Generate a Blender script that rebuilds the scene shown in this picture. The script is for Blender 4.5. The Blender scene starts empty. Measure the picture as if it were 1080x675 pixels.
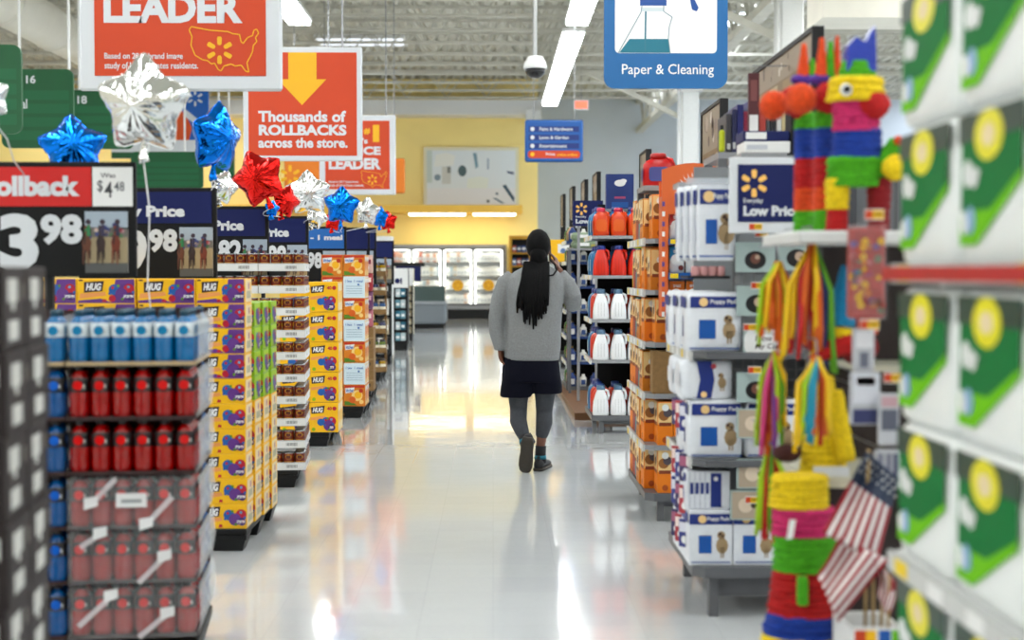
import bpy, bmesh, math, random
from mathutils import Vector, Matrix, Euler
RND = random.Random(11)
S = bpy.context.scene
C = S.collection
rad = math.radians

# ------------------------------------------------------------------ camera
F = 1500.0
CAM_H = 1.45
CAM_ROT = Euler((rad(90 - 1.928), 0, rad(-0.764)))
cd = bpy.data.cameras.new('camera'); cam = bpy.data.objects.new('camera', cd); C.objects.link(cam)
cam.location = (0, 0, CAM_H); cam.rotation_euler = CAM_ROT
cd.lens = 50; cd.sensor_width = 36; cd.clip_start = .05; cd.clip_end = 200
cd.dof.use_dof = True; cd.dof.focus_distance = 10.6; cd.dof.aperture_fstop = 1.9
S.camera = cam
CM = CAM_ROT.to_matrix()

# ------------------------------------------------------------------ world, exposure
w = bpy.data.worlds.new('world'); S.world = w; w.use_nodes = True
w.node_tree.nodes['Background'].inputs[0].default_value = (.9, .95, 1, 1)
w.node_tree.nodes['Background'].inputs[1].default_value = .25
S.view_settings.view_transform = 'Standard'; S.view_settings.look = 'None'
S.view_settings.exposure = 0.16; S.view_settings.gamma = 1.0
S.view_settings.use_curve_mapping = False
S.cycles.use_denoising = True
S.cycles.max_bounces = 8; S.cycles.diffuse_bounces = 4; S.cycles.transparent_max_bounces = 12
S.cycles.sample_clamp_indirect = 6.0
TUBE_POWER = 17.0

# ------------------------------------------------------------------ helpers
def W(px, py, Y):
    """point on the plane y = Y seen at photo pixel (px, py)"""
    d = CM @ Vector(((px - 540) / F, -(py - 337.5) / F, -1))
    t = Y / d.y
    return Vector((d.x * t, Y, CAM_H + d.z * t))
def XZ(px, py, Y):
    p = W(px, py, Y); return p.x, p.z
ORD = ['zeroth', 'first', 'second', 'third', 'fourth', 'fifth', 'sixth', 'seventh', 'eighth', 'ninth', 'tenth', 'eleventh', 'twelfth']
def lin(c):
    return tuple(((v / 255) / 12.92 if v / 255 <= .04045 else ((v / 255 + .055) / 1.055) ** 2.4) for v in c) + (1.0,)
MATS = {}
RAW = ('wall', 'deck', 'truss', 'column', 'duct', 'skin', 'sweat', 'film', 'glass', 'canopy', 'picture', 'legging', 'foil')
def mat(name, rgb=None, rough=.5, metal=0.0, noise=0.0, nscale=30, emit=0.0, bump=0.0, alpha=1.0, coat=0.0, spec=.5):
    if name in MATS: return MATS[name]
    m = bpy.data.materials.new(name); m.use_nodes = True
    nt = m.node_tree; b = nt.nodes['Principled BSDF']
    c = lin(rgb)
    if not emit and not any(q in name for q in RAW):                # print inks: deeper and a little purer than their flat swatch
        L = .2126 * c[0] + .7152 * c[1] + .0722 * c[2]; k = .64 + .30 * min(1, max(0, (L - .35) / .4)); c = tuple(max(0, (L + (v - L) * 1.14) * k) for v in c[:3]) + (1.0,)
    b.inputs['Base Color'].default_value = c
    b.inputs['Roughness'].default_value = rough; b.inputs['Metallic'].default_value = metal
    b.inputs['Specular IOR Level'].default_value = spec
    if coat: b.inputs['Coat Weight'].default_value = coat
    if emit:
        b.inputs['Emission Color'].default_value = c; b.inputs['Emission Strength'].default_value = emit
    if alpha < 1: b.inputs['Alpha'].default_value = alpha
    if noise or bump:
        tc = nt.nodes.new('ShaderNodeTexCoord'); n = nt.nodes.new('ShaderNodeTexNoise')
        n.inputs['Scale'].default_value = nscale; n.inputs['Detail'].default_value = 3
        nt.links.new(tc.outputs['Object'], n.inputs['Vector'])
        if noise:
            r = nt.nodes.new('ShaderNodeValToRGB')
            lo = tuple(max(0, v * (1 - noise)) for v in c[:3]) + (1,); hi = tuple(min(1, v * (1 + noise)) for v in c[:3]) + (1,)
            r.color_ramp.elements[0].position = .3; r.color_ramp.elements[1].position = .7
            r.color_ramp.elements[0].color = lo; r.color_ramp.elements[1].color = hi
            nt.links.new(n.outputs['Fac'], r.inputs['Fac']); nt.links.new(r.outputs['Color'], b.inputs['Base Color'])
        if bump:
            bp = nt.nodes.new('ShaderNodeBump'); bp.inputs['Strength'].default_value = bump; bp.inputs['Distance'].default_value = .01
            nt.links.new(n.outputs['Fac'], bp.inputs['Height']); nt.links.new(bp.outputs['Normal'], b.inputs['Normal'])
    MATS[name] = m
    return m
def col(rgb, rough=.5, **k):
    return mat('paint_%d_%d_%d_%d' % (rgb[0], rgb[1], rgb[2], int(rough * 100)), rgb, rough, **k)

_TXT = {}
def text_geo(s, bold=0.02, shear=0.0):
    key = (s, bold, shear)
    if key in _TXT: return _TXT[key]
    cu = bpy.data.curves.new('t', 'FONT'); cu.body = s; cu.offset = bold; cu.shear = shear; cu.resolution_u = 3
    o = bpy.data.objects.new('t', cu); C.objects.link(o)
    dg = bpy.context.evaluated_depsgraph_get(); dg.update()
    me = o.evaluated_get(dg).to_mesh()
    vs = [v.co.copy() for v in me.vertices]; fs = [tuple(p.vertices) for p in me.polygons]
    o.evaluated_get(dg).to_mesh_clear()
    bpy.data.objects.remove(o); bpy.data.curves.remove(cu)
    x0 = min(v.x for v in vs); x1 = max(v.x for v in vs); y0 = min(v.y for v in vs); y1 = max(v.y for v in vs)
    vs = [((v.x - x0) / (x1 - x0), (v.y - y0) / (y1 - y0)) for v in vs]
    _TXT[key] = (vs, fs, (x1 - x0) / (y1 - y0))
    return _TXT[key]

class MB:
    def __init__(s): s.v = []; s.f = []; s.m = []; s.sm = []; s.mats = []
    def mi(s, m):
        if m not in s.mats: s.mats.append(m)
        return s.mats.index(m)
    def add(s, vs, fs, m, smooth=False):
        o = len(s.v); s.v += [Vector(v) for v in vs]; k = s.mi(m)
        for f in fs: s.f.append(tuple(i + o for i in f)); s.m.append(k); s.sm.append(smooth)
    def box(s, x0, x1, y0, y1, z0, z1, m, bev=0.0):
        if bev <= 0:
            vs = [(x, y, z) for z in (z0, z1) for y in (y0, y1) for x in (x0, x1)]
            s.add(vs, [(0, 2, 3, 1), (4, 5, 7, 6), (0, 1, 5, 4), (1, 3, 7, 5), (3, 2, 6, 7), (2, 0, 4, 6)], m)
        else:
            b = bev; r = lambda ins: [(x0 + ins, y0), (x1 - ins, y0), (x1, y0 + ins), (x1, y1 - ins), (x1 - ins, y1), (x0 + ins, y1), (x0, y1 - ins), (x0, y0 + ins)]
            def ring(i): return [(x0 + b + i, y0 + i), (x1 - b - i, y0 + i), (x1 - i, y0 + b + i), (x1 - i, y1 - b - i), (x1 - b - i, y1 - i), (x0 + b + i, y1 - i), (x0 + i, y1 - b - i), (x0 + i, y0 + b + i)]
            vs = []
            for z, i in ((z0, b * .7), (z0 + b, 0), (z1 - b, 0), (z1, b * .7)): vs += [(x, y, z) for x, y in ring(i)]
            fs = [tuple(range(7, -1, -1)), tuple(range(24, 32))]
            for k in range(3):
                for j in range(8): fs.append((k * 8 + j, k * 8 + (j + 1) % 8, k * 8 + 8 + (j + 1) % 8, k * 8 + 8 + j))
            s.add(vs, fs, m)
    def bar(s, a, b, t, m, t2=None):
        """a square bar from a to b"""
        a = Vector(a); b = Vector(b); d = (b - a).normalized(); t2 = t2 or t
        u = d.cross(Vector((0, 0, 1)))
        if u.length < .01: u = Vector((1, 0, 0))
        u.normalize(); v = u.cross(d).normalized()
        vs = [p + u * i * t / 2 + v * j * t2 / 2 for p in (a, b) for i, j in ((-1, -1), (1, -1), (1, 1), (-1, 1))]
        s.add(vs, [(3, 2, 1, 0), (4, 5, 6, 7), (0, 1, 5, 4), (1, 2, 6, 5), (2, 3, 7, 6), (3, 0, 4, 7)], m)
    def lathe(s, prof, seg, m, cx=0, cy=0, smooth=True, mats=None, sx=1, sy=1, wob=None, cap=True):
        vs = []; n = len(prof)
        for k, (r, z) in enumerate(prof):
            for j in range(seg):
                a = 2 * math.pi * j / seg; q = wob(a, k) if wob else 1
                vs.append((cx + r * q * sx * math.cos(a), cy + r * q * sy * math.sin(a), z))
        for k in range(n - 1):
            o = len(s.v) if k == 0 else None
            fs = [(k * seg + j, k * seg + (j + 1) % seg, (k + 1) * seg + (j + 1) % seg, (k + 1) * seg + j) for j in range(seg)]
            if k == 0: base = len(s.v); s.v += [Vector(v) for v in vs]
            mm = s.mi(mats[k] if mats else m)
            for f in fs: s.f.append(tuple(i + base for i in f)); s.m.append(mm); s.sm.append(smooth)
        if cap:
            s.f.append(tuple(base + j for j in range(seg - 1, -1, -1))); s.m.append(s.mi(mats[0] if mats else m)); s.sm.append(False)
            s.f.append(tuple(base + (n - 1) * seg + j for j in range(seg))); s.m.append(s.mi(mats[-1] if mats else m)); s.sm.append(False)
    def loft(s, rings, m, smooth=True, cap=True):
        seg = len(rings[0]); vs = [p for r in rings for p in r]; fs = []
        for k in range(len(rings) - 1):
            for j in range(seg): fs.append((k * seg + j, k * seg + (j + 1) % seg, (k + 1) * seg + (j + 1) % seg, (k + 1) * seg + j))
        if cap: fs += [tuple(range(seg - 1, -1, -1)), tuple((len(rings) - 1) * seg + j for j in range(seg))]
        s.add(vs, fs, m, smooth)
    def tube(s, pts, rs, m, seg=8, smooth=True, flat=1.0, cap=True):
        pts = [Vector(p) for p in pts]
        if not hasattr(rs, '__len__'): rs = [rs] * len(pts)
        rings = []; u = None
        for i, p in enumerate(pts):
            d = (pts[min(i + 1, len(pts) - 1)] - pts[max(i - 1, 0)]).normalized()
            if u is None:
                u = d.cross(Vector((0, 1, 0)))
                if u.length < .1: u = d.cross(Vector((1, 0, 0)))
            u = (u - d * u.dot(d)).normalized(); v = d.cross(u).normalized()
            rings.append([p + u * math.cos(2 * math.pi * j / seg) * rs[i] + v * math.sin(2 * math.pi * j / seg) * rs[i] * flat for j in range(seg)])
        s.loft(rings, m, smooth, cap)
    def ball(s, c, r, m, seg=14, rings=9, sx=1, sy=1, sz=1, wob=None):
        c = Vector(c); rr = []
        for k in range(rings + 1):
            a = math.pi * (k + .001) / (rings + .002) - math.pi / 2
            rr.append([c + Vector((r * sx * math.cos(a) * math.cos(2 * math.pi * j / seg), r * sy * math.cos(a) * math.sin(2 * math.pi * j / seg), r * sz * math.sin(a))) * (wob(j, k) if wob else 1) if not wob else c + Vector((r * sx * math.cos(a) * math.cos(2 * math.pi * j / seg), r * sy * math.cos(a) * math.sin(2 * math.pi * j / seg), r * sz * math.sin(a))) * wob(j, k) for j in range(seg)])
        s.loft(rr, m, True)
    def slab(s, pts, o, u, v, n, depth, m):
        """prism: 2-D outline in (u, v), extruded by depth along n"""
        o, u, v, n = Vector(o), Vector(u), Vector(v), Vector(n); k = len(pts)
        a = [o + u * p[0] + v * p[1] for p in pts]; b = [p + n * depth for p in a]
        s.add(a + b, [tuple(range(k - 1, -1, -1)), tuple(range(k, 2 * k))] + [(i, (i + 1) % k, k + (i + 1) % k, k + i) for i in range(k)], m)
    def mesh(s, name):
        me = bpy.data.meshes.new(name)
        me.from_pydata([tuple(v) for v in s.v], [], s.f)
        for m in s.mats: me.materials.append(m)
        me.polygons.foreach_set('material_index', s.m); me.polygons.foreach_set('use_smooth', s.sm)
        me.update(); return me
    def build(s, name, parent=None):
        """world-space vertices; a parent's offset is taken out"""
        if parent is not None:
            off = Vector(parent.location)
            if parent.parent is not None: off = off + Vector(parent.parent.location)
            s.v = [v - off for v in s.v]
        o = bpy.data.objects.new(name, s.mesh(name)); C.objects.link(o)
        if parent is not None: o.parent = parent
        return o

class Face:
    """flat print on one face: everything in 0..1 of the face"""
    def __init__(s, mb, o, u, v, n): s.mb = mb; s.o = Vector(o); s.u = Vector(u); s.v = Vector(v); s.n = Vector(n).normalized()
    def P(s, a, b, l): return s.o + s.u * a + s.v * b + s.n * (.0007 * l)
    def poly(s, pts, m, l=1):
        s.mb.add([s.P(a, b, l) for a, b in pts], [tuple(range(len(pts)))], m)
    def rect(s, a0, b0, a1, b1, m, l=1): s.poly([(a0, b0), (a1, b0), (a1, b1), (a0, b1)], m, l)
    def disc(s, a, b, r, m, l=1, seg=14, sq=1.0):
        k = s.v.length / s.u.length
        s.poly([(a + r * k * math.cos(2 * math.pi * j / seg), b + r * sq * math.sin(2 * math.pi * j / seg)) for j in range(seg)], m, l)
    def text(s, t, a0, b0, a1, b1, m, l=2, bold=.02, shear=0.0):
        vs, fs, _ = text_geo(t, bold, shear)
        s.mb.add([s.P(a0 + (a1 - a0) * x, b0 + (b1 - b0) * y, l) for x, y in vs], fs, m)
    def rrect(s, a0, b0, a1, b1, r, m, l=1):
        k = s.v.length / s.u.length; pts = []
        for cx, cy, a in ((a1 - r * k, b0 + r, -90), (a1 - r * k, b1 - r, 0), (a0 + r * k, b1 - r, 90), (a0 + r * k, b0 + r, 180)):
            for q in range(5): t = rad(a + 22.5 * q); pts.append((cx + r * k * math.cos(t), cy + r * math.sin(t)))
        s.poly(pts, m, l)
    def line(s, pts, wd, m, l=2, closed=False):
        k = s.v.length / s.u.length; n = len(pts)
        for i in range(n if closed else n - 1):
            (ax, ay), (bx, by) = pts[i], pts[(i + 1) % n]
            dx, dy = (bx - ax) / k, by - ay; L = math.hypot(dx, dy) or 1
            nx, ny = -dy / L * wd / 2, dx / L * wd / 2
            s.poly([(ax + nx * k, ay + ny), (ax - nx * k, ay - ny), (bx - nx * k, by - ny), (bx + nx * k, by + ny)], m, l)
    def spark(s, a, b, r, m, l=2, wd=.3):
        k = s.v.length / s.u.length
        for i in range(6):
            t = rad(90 + 60 * i); c, sn = math.cos(t), math.sin(t)
            pts = []
            for rr, ww in ((.38, .5), (.5, .9), (.9, 1), (1, .6)): pts.append((rr, ww))
            out = [(rr * r, ww * wd * r * .55) for rr, ww in pts] + [(rr * r, -ww * wd * r * .55) for rr, ww in reversed(pts)]
            s.poly([(a + (x * c - y * sn) * k, b + x * sn + y * c) for x, y in out], m, l)

def box_faces(mb, x0, x1, y0, y1, z0, z1):
    h = Vector((0, 0, z1 - z0))
    return dict(F=Face(mb, (x0, y0, z0), (x1 - x0, 0, 0), h, (0, -1, 0)),
                R=Face(mb, (x1, y0, z0), (0, y1 - y0, 0), h, (1, 0, 0)),
                L=Face(mb, (x0, y1, z0), (0, y0 - y1, 0), h, (-1, 0, 0)),
                T=Face(mb, (x0, y0, z1), (x1 - x0, 0, 0), (0, y1 - y0, 0), (0, 0, 1)))

def tag(o, label, cat, group=None):
    o['label'] = label; o['category'] = cat
    if group: o['group'] = group
    return o
def thing(name, label, cat, loc=(0, 0, 0), rotz=0.0, group=None):
    o = bpy.data.objects.new(name, None); o.empty_display_size = .1; C.objects.link(o)
    o.location = loc; o.rotation_euler = (0, 0, rotz)
    return tag(o, label, cat, group)
def put(name, me, label, cat, loc, rotz=0.0, group=None):
    o = bpy.data.objects.new(name, me); C.objects.link(o)
    o.location = loc; o.rotation_euler = (0, 0, rotz)
    return tag(o, label, cat, group)
def put_parts(name, parts, label, cat, loc, rotz=0.0, group=None):
    """a thing whose parts share mesh data with its look-alikes; parts = [(name, mesh, [(sub, mesh)...])]"""
    r = thing(name, label, cat, loc, rotz, group)
    for p in parts:
        o = bpy.data.objects.new(p[0], p[1]); C.objects.link(o); o.parent = r
        for q in (p[2] if len(p) > 2 else []):
            k = bpy.data.objects.new(q[0], q[1]); C.objects.link(k); k.parent = o
    return r
def struct(name, mb, parent=None):
    o = mb.build(name, parent)
    if parent is None: o['kind'] = 'structure'
    return o
def frame(origin, rotz):
    """local -> world for things set on a turned pallet"""
    M = Matrix.Translation(Vector(origin)) @ Matrix.Rotation(rotz, 4, 'Z')
    return lambda x, y, z: M @ Vector((x, y, z))

# ------------------------------------------------------------------ common materials
M_WHITE = mat('white_plastic', (232, 233, 232), .4)
M_BORDER = mat('sign_border_white', (214, 218, 222), .5)
M_BLACK = mat('black_plastic', (14, 15, 17), .5, noise=.3, spec=.3)
M_DARK = mat('dark_metal', (26, 27, 30), .5, spec=.3)
M_STEEL = mat('grey_shelf_steel', (112, 114, 118), .42, noise=.08, nscale=8)
M_STEEL_L = mat('light_shelf_steel', (165, 167, 170), .4, noise=.06, nscale=8)
M_WIRE = mat('chrome_wire', (170, 172, 176), .3, metal=.9)
M_CARD = mat('brown_cardboard', (158, 124, 82), .8, noise=.12, nscale=40)
M_TRUSS = mat('painted_truss_steel', (190, 188, 176), .6, noise=.08, nscale=3)
M_ORANGE_SIGN = mat('orange_red_sign', (228, 82, 46), .5, noise=.03, nscale=2)
M_YEL_SIGN = mat('yellow_sign', (246, 190, 46), .5)
M_NAVY = mat('navy_sign_blue', (6, 24, 92), .55, spec=.3)
M_SIGNBLUE = mat('sign_blue', (0, 112, 176), .45)
M_GREEN_SIGN = mat('dark_green_sign', (8, 96, 56), .55, noise=.06, nscale=2)
# ================================================================== THE SETTING
XL, XR, YB, YN, YF = -17.0, 19.0, 45.2, 50.0, -12.0
CEIL = 7.55
def floor_mat():
    m = bpy.data.materials.new('polished_vinyl_tile'); m.use_nodes = True; nt = m.node_tree; b = nt.nodes['Principled BSDF']
    tc = nt.nodes.new('ShaderNodeTexCoord')
    br = nt.nodes.new('ShaderNodeTexBrick'); br.offset = 0; br.squash = 1
    br.inputs['Scale'].default_value = 1.0; br.inputs['Brick Width'].default_value = .305; br.inputs['Row Height'].default_value = .305
    br.inputs['Mortar Size'].default_value = .0012; br.inputs['Mortar Smooth'].default_value = .2; br.inputs['Bias'].default_value = 0
    br.inputs['Color1'].default_value = lin((214, 218, 219)); br.inputs['Color2'].default_value = lin((210, 214, 216)); br.inputs['Mortar'].default_value = lin((198, 202, 204))
    nt.links.new(tc.outputs['Object'], br.inputs['Vector'])
    n = nt.nodes.new('ShaderNodeTexNoise'); n.inputs['Scale'].default_value = 45; n.inputs['Detail'].default_value = 4
    nt.links.new(tc.outputs['Object'], n.inputs['Vector'])
    mx = nt.nodes.new('ShaderNodeMixRGB'); mx.blend_type = 'MULTIPLY'; mx.inputs['Fac'].default_value = .08
    nt.links.new(br.outputs['Color'], mx.inputs['Color1']); nt.links.new(n.outputs['Fac'], mx.inputs['Color2'])
    nt.links.new(mx.outputs['Color'], b.inputs['Base Color'])
    b.inputs['Roughness'].default_value = .1; b.inputs['IOR'].default_value = 1.6
    b.inputs['Coat Weight'].default_value = .6; b.inputs['Coat Roughness'].default_value = .05
    n2 = nt.nodes.new('ShaderNodeTexNoise'); n2.inputs['Scale'].default_value = 2.2; n2.inputs['Detail'].default_value = 2
    nt.links.new(tc.outputs['Object'], n2.inputs['Vector'])
    bp = nt.nodes.new('ShaderNodeBump'); bp.inputs['Strength'].default_value = .08; bp.inputs['Distance'].default_value = .02
    nt.links.new(n2.outputs['Fac'], bp.inputs['Height'])
    nt.links.new(bp.outputs['Normal'], b.inputs['Normal']); nt.links.new(bp.outputs['Normal'], b.inputs['Coat Normal'])
    return m
M_FLOOR = floor_mat()
M_YWALL = mat('yellow_wall_paint', (252, 228, 146), .6, noise=.03, nscale=1)
M_GWALL = mat('blue_grey_wall_paint', (200, 208, 216), .7, noise=.03, nscale=1)
M_CWALL = mat('cream_wall_paint', (206, 200, 184), .7, noise=.03, nscale=1)
M_DECK = mat('white_roof_deck', (192, 190, 177), .7, noise=.05, nscale=2)

b = MB(); b.box(XL, XR, YF, YN, -.2, 0, M_FLOOR); struct('floor', b)
b = MB()                                                            # ribbed steel roof deck
n = int((XR - XL) / .3); prof = []
for i in range(n):
    x = XL + i * .3; prof += [(x, CEIL), (x + .13, CEIL), (x + .17, CEIL + .06), (x + .26, CEIL + .06)]
prof.append((XR, CEIL))
b.add([(x, y, z) for y in (YF, YN) for x, z in prof], [(i, i + 1, len(prof) + i + 1, len(prof) + i) for i in range(len(prof) - 1)], M_DECK)
struct('ceiling', b)
b = MB(); b.box(XL, 1.42, YB, YB + .2, 0, CEIL, M_YWALL); b.box(1.22, 1.42, YB + .2, YN, 0, CEIL, M_YWALL); struct('wall_back', b)
b = MB(); b.box(1.42, XR, YN - .2, YN, 0, CEIL, M_GWALL); struct('wall_back_right', b)
b = MB(); b.box(XL - .2, XL, YF, YB + .2, 0, CEIL, M_CWALL); struct('wall_left', b)
b = MB(); b.box(XR, XR + .2, YF, YN, 0, CEIL, M_GWALL); struct('wall_right', b)
b = MB(); b.box(XL, XR, YF - .2, YF, 0, CEIL, M_CWALL); struct('wall_front', b)
# white soffit duct along the top of the yellow wall
b = MB(); b.box(XL, 1.5, 44.2, YB, 6.32, 6.78, M_WHITE); b.box(1.0, 1.5, 44.0, 44.2, 6.1, 6.45, M_WHITE); struct('trim_1', b)
# lit canopy ledge over the coolers
M_YLEDGE = mat('yellow_canopy', (240, 190, 74), .6)
b = MB(); b.box(-14, .9, 43.6, YB, 3.28, 3.5, M_YLEDGE); struct('trim_2', b)
# low brown plinth under the far shelves
b = MB(); b.box(.8, 1.35, 13.9, 17.75, 0, .07, mat('brown_plinth', (128, 88, 56), .5, noise=.15)); struct('trim_3', b)

# open-web roof joists across the aisle
def joist(y):
    r = bpy.data.objects.new('roof_joist', None); C.objects.link(r); r.location = (0, y, 6.7); r['kind'] = 'structure'
    r['label'] = 'white open web steel joist under the roof deck'
    b = MB(); b.box(XL, XR, y - .05, y + .05, CEIL - .08, CEIL - .005, M_TRUSS); b.build('top_chord', r)
    b = MB(); b.box(XL, XR, y - .05, y + .05, 6.68, 6.74, M_TRUSS); b.build('bottom_chord', r)
    b = MB(); x = XL; up = False
    while x < XR - .6:
        a = (x, y, 6.71 if not up else CEIL - .05); c = (x + .6, y, CEIL - .05 if not up else 6.71)
        b.bar(a, c, .03, M_TRUSS); x += .6; up = not up
    b.build('web', r)
for k in range(13): joist(22.5 + 1.72 * k)
# girder truss along the aisle, carried by columns
GX = 5.1
r = bpy.data.objects.new('roof_girder', None); C.objects.link(r); r.location = (GX, 14, 6.0); r['kind'] = 'structure'
r['label'] = 'deep white roof girder running towards the back wall'
b = MB(); b.box(GX - .12, GX + .12, 14, 49.8, 7.3, CEIL, M_TRUSS); b.build('top_chord', r)
b = MB(); b.box(GX - .12, GX + .12, 14, 49.8, 6.3, 6.46, M_TRUSS); b.build('bottom_chord', r)
b = MB(); y = 14; up = False
while y < 49:
    b.bar((GX, y, 6.4 if not up else 7.35), (GX, y + .9, 7.35 if not up else 6.4), .08, M_TRUSS); y += .9; up = not up
b.build('web', r)
M_COLUMN = mat('white_column_paint', (222, 223, 220), .5, noise=.03)
for cy, hw in ((24.5, .2), (37.0, .22)):
    b = MB(); b.box(GX - hw, GX + hw, cy - hw, cy + hw, 0, 6.3, M_COLUMN, .03)
    b.box(GX - hw - .08, GX + hw + .08, cy - hw - .08, cy + hw + .08, 6.1, 6.3, M_COLUMN); o = struct('column', b)
    b = MB(); b.tube([(GX - hw - .08, cy - hw - .05, 0), (GX - hw - .08, cy - hw - .05, 6.3)], .05, M_WHITE); b.build('downpipe', o)
    b = MB(); b.bar((GX - 2.6, cy, 6.6), (GX - .1, cy, 5.4), .12, M_TRUSS); b.build('knee_brace', o)
# round supply duct at upper left and box duct at upper right
M_DUCT = mat('cream_duct', (222, 218, 204), .5, noise=.04, nscale=2)
b = MB(); b.tube([(-8.6, 15, 6.2), (-8.6, 27, 6.2), (-8.6, 40, 6.2)], .42, M_DUCT, seg=20)
for y in range(16, 40, 3): b.tube([(-8.6, y, 6.2), (-8.6, y + .1, 6.2)], .45, M_DUCT, seg=20)
struct('trim_4', b)
b = MB(); b.box(4.62, 8.5, 20, 21, 5.02, 5.75, M_DUCT); struct('trim_5', b)

# ------------------------------------------------------------------ lights
M_TUBE = mat('fluorescent_tube', (252, 254, 255), .5, emit=TUBE_POWER)
def strip(x, y0, y1, label):
    r = thing('ceiling_light', label, 'light', (x, (y0 + y1) / 2, 6.0), 0, 'fluorescent strip lights')
    b = MB(); b.box(x - .22, x + .22, y0, y1, 6.05, 6.12, M_WHITE); b.build('housing', r)
    b = MB(); b.box(x - .19, x + .19, y0 + .05, y1 - .05, 5.99, 6.05, M_TUBE); b.build('tube', r)
    for yy in (y0 + .6, y1 - .6):
        b = MB(); b.bar((x, yy, 6.12), (x, yy, CEIL), .015, M_WIRE); b.build('hanger', r)
named = {(1.55, 27.4): 'bright strip light between dome camera and blue cleaning sign', (1.55, 14.8): 'bright strip light cut by the top edge beside cleaning sign',
         (-3.55, 14.8): 'bright strip light end peeking out beside the large orange sign'}
for x in (-13.75, -8.65, -3.55, 1.55, 6.65, 11.75, 16.2):
    for y0 in (-10.4, 2.2, 14.8, 27.4):
        if y0 == 27.4 and x == 6.65: continue
        y1 = y0 + 11.6
        if y0 == 27.4 and x == 16.2: y1 = 48.5  # run on out of sight to wash the grey wall with light
        if y0 == 27.4 and x < -5: y1 = 44.0  # lengthened to put more light on the yellow wall
        if y0 == 27.4 and x == -3.55: strip(x, 29.6, 36.2, 'added strip light hidden behind the yellow arrow sign'); continue  # extra fixture added out of sight to light the yellow wall
        strip(x, y0, y1, named.get((x, y0), 'long strip light overhead out of frame, %s row from left, %s length' % (ORD[1 + (-13.75, -8.65, -3.55, 1.55, 6.65, 11.75, 16.2).index(x)], ORD[1 + (-10.4, 2.2, 14.8, 27.4).index(y0)])))
# roof light panels
M_SKY_FILL = mat('added_skylight_fill', (236, 244, 255), .5, emit=10.0)
def skylight(x0, x1, y0, y1, label, m=None):
    r = thing('skylight', label, 'skylight', (x0, y0, CEIL - .1), 0, 'roof light panels')
    b = MB(); b.box(x0, x1, y0, y1, CEIL - .1, CEIL - .04, m or M_SKY_FILL); b.build('diffuser', r)
    b = MB()
    for xa, xb, ya, yb in ((x0 - .06, x0, y0 - .1, y1 + .1), (x1, x1 + .06, y0 - .1, y1 + .1), (x0, x1, y0 - .1, y0), (x0, x1, y1, y1 + .1)): b.box(xa, xb, ya, yb, CEIL - .12, CEIL, M_WHITE)
    b.build('frame', r)
x0, z0 = XZ(335, 41, 37.0); x1, _ = XZ(425, 41, 37.0)
skylight(x0, x1, 36.75, 37.9, 'pale roof light panel above the yellow arrow sign', mat('dull_skylight_diffuser', (232, 240, 252), .5, emit=1.0))
for y0 in (33.0, 38.0, 43.0): skylight(4.0, 6.4, y0, y0 + 1.7, 'added unseen roof light panel behind the blue cleaning sign, %s one back' % ORD[int((y0 - 28) / 5)])  # added behind the sign to brighten the grey wall
for y0 in (33.0, 38.0, 43.0, 47.0): skylight(14.6, 17.0, y0, y0 + 1.7, 'added unseen roof light panel behind the tall paper towel stack, %s one back' % ORD[int((y0 - 28.0) / 4.7)])  # more added panels, hidden by the towels, for the same wall
# canopy lamps over the coolers
for xa, xb in ((430, 492), (498, 545)):
    a, _ = XZ(xa, 222, 43.8); c, _ = XZ(xb, 222, 43.8)
    r = thing('canopy_light', 'warm strip light under yellow canopy, %s of the poster' % ('left half' if xa < 450 else 'right half'), 'light', ((a + c) / 2, 43.8, 3.2))
    b = MB(); b.box(a, c, 43.7, 44.3, 3.25, 3.28, M_WHITE); b.build('housing', r)
    b = MB(); b.box(a + .04, c - .04, 43.75, 44.25, 3.2, 3.25, mat('warm_tube', (255, 238, 190), .5, emit=9)); b.build('tube', r)

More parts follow.
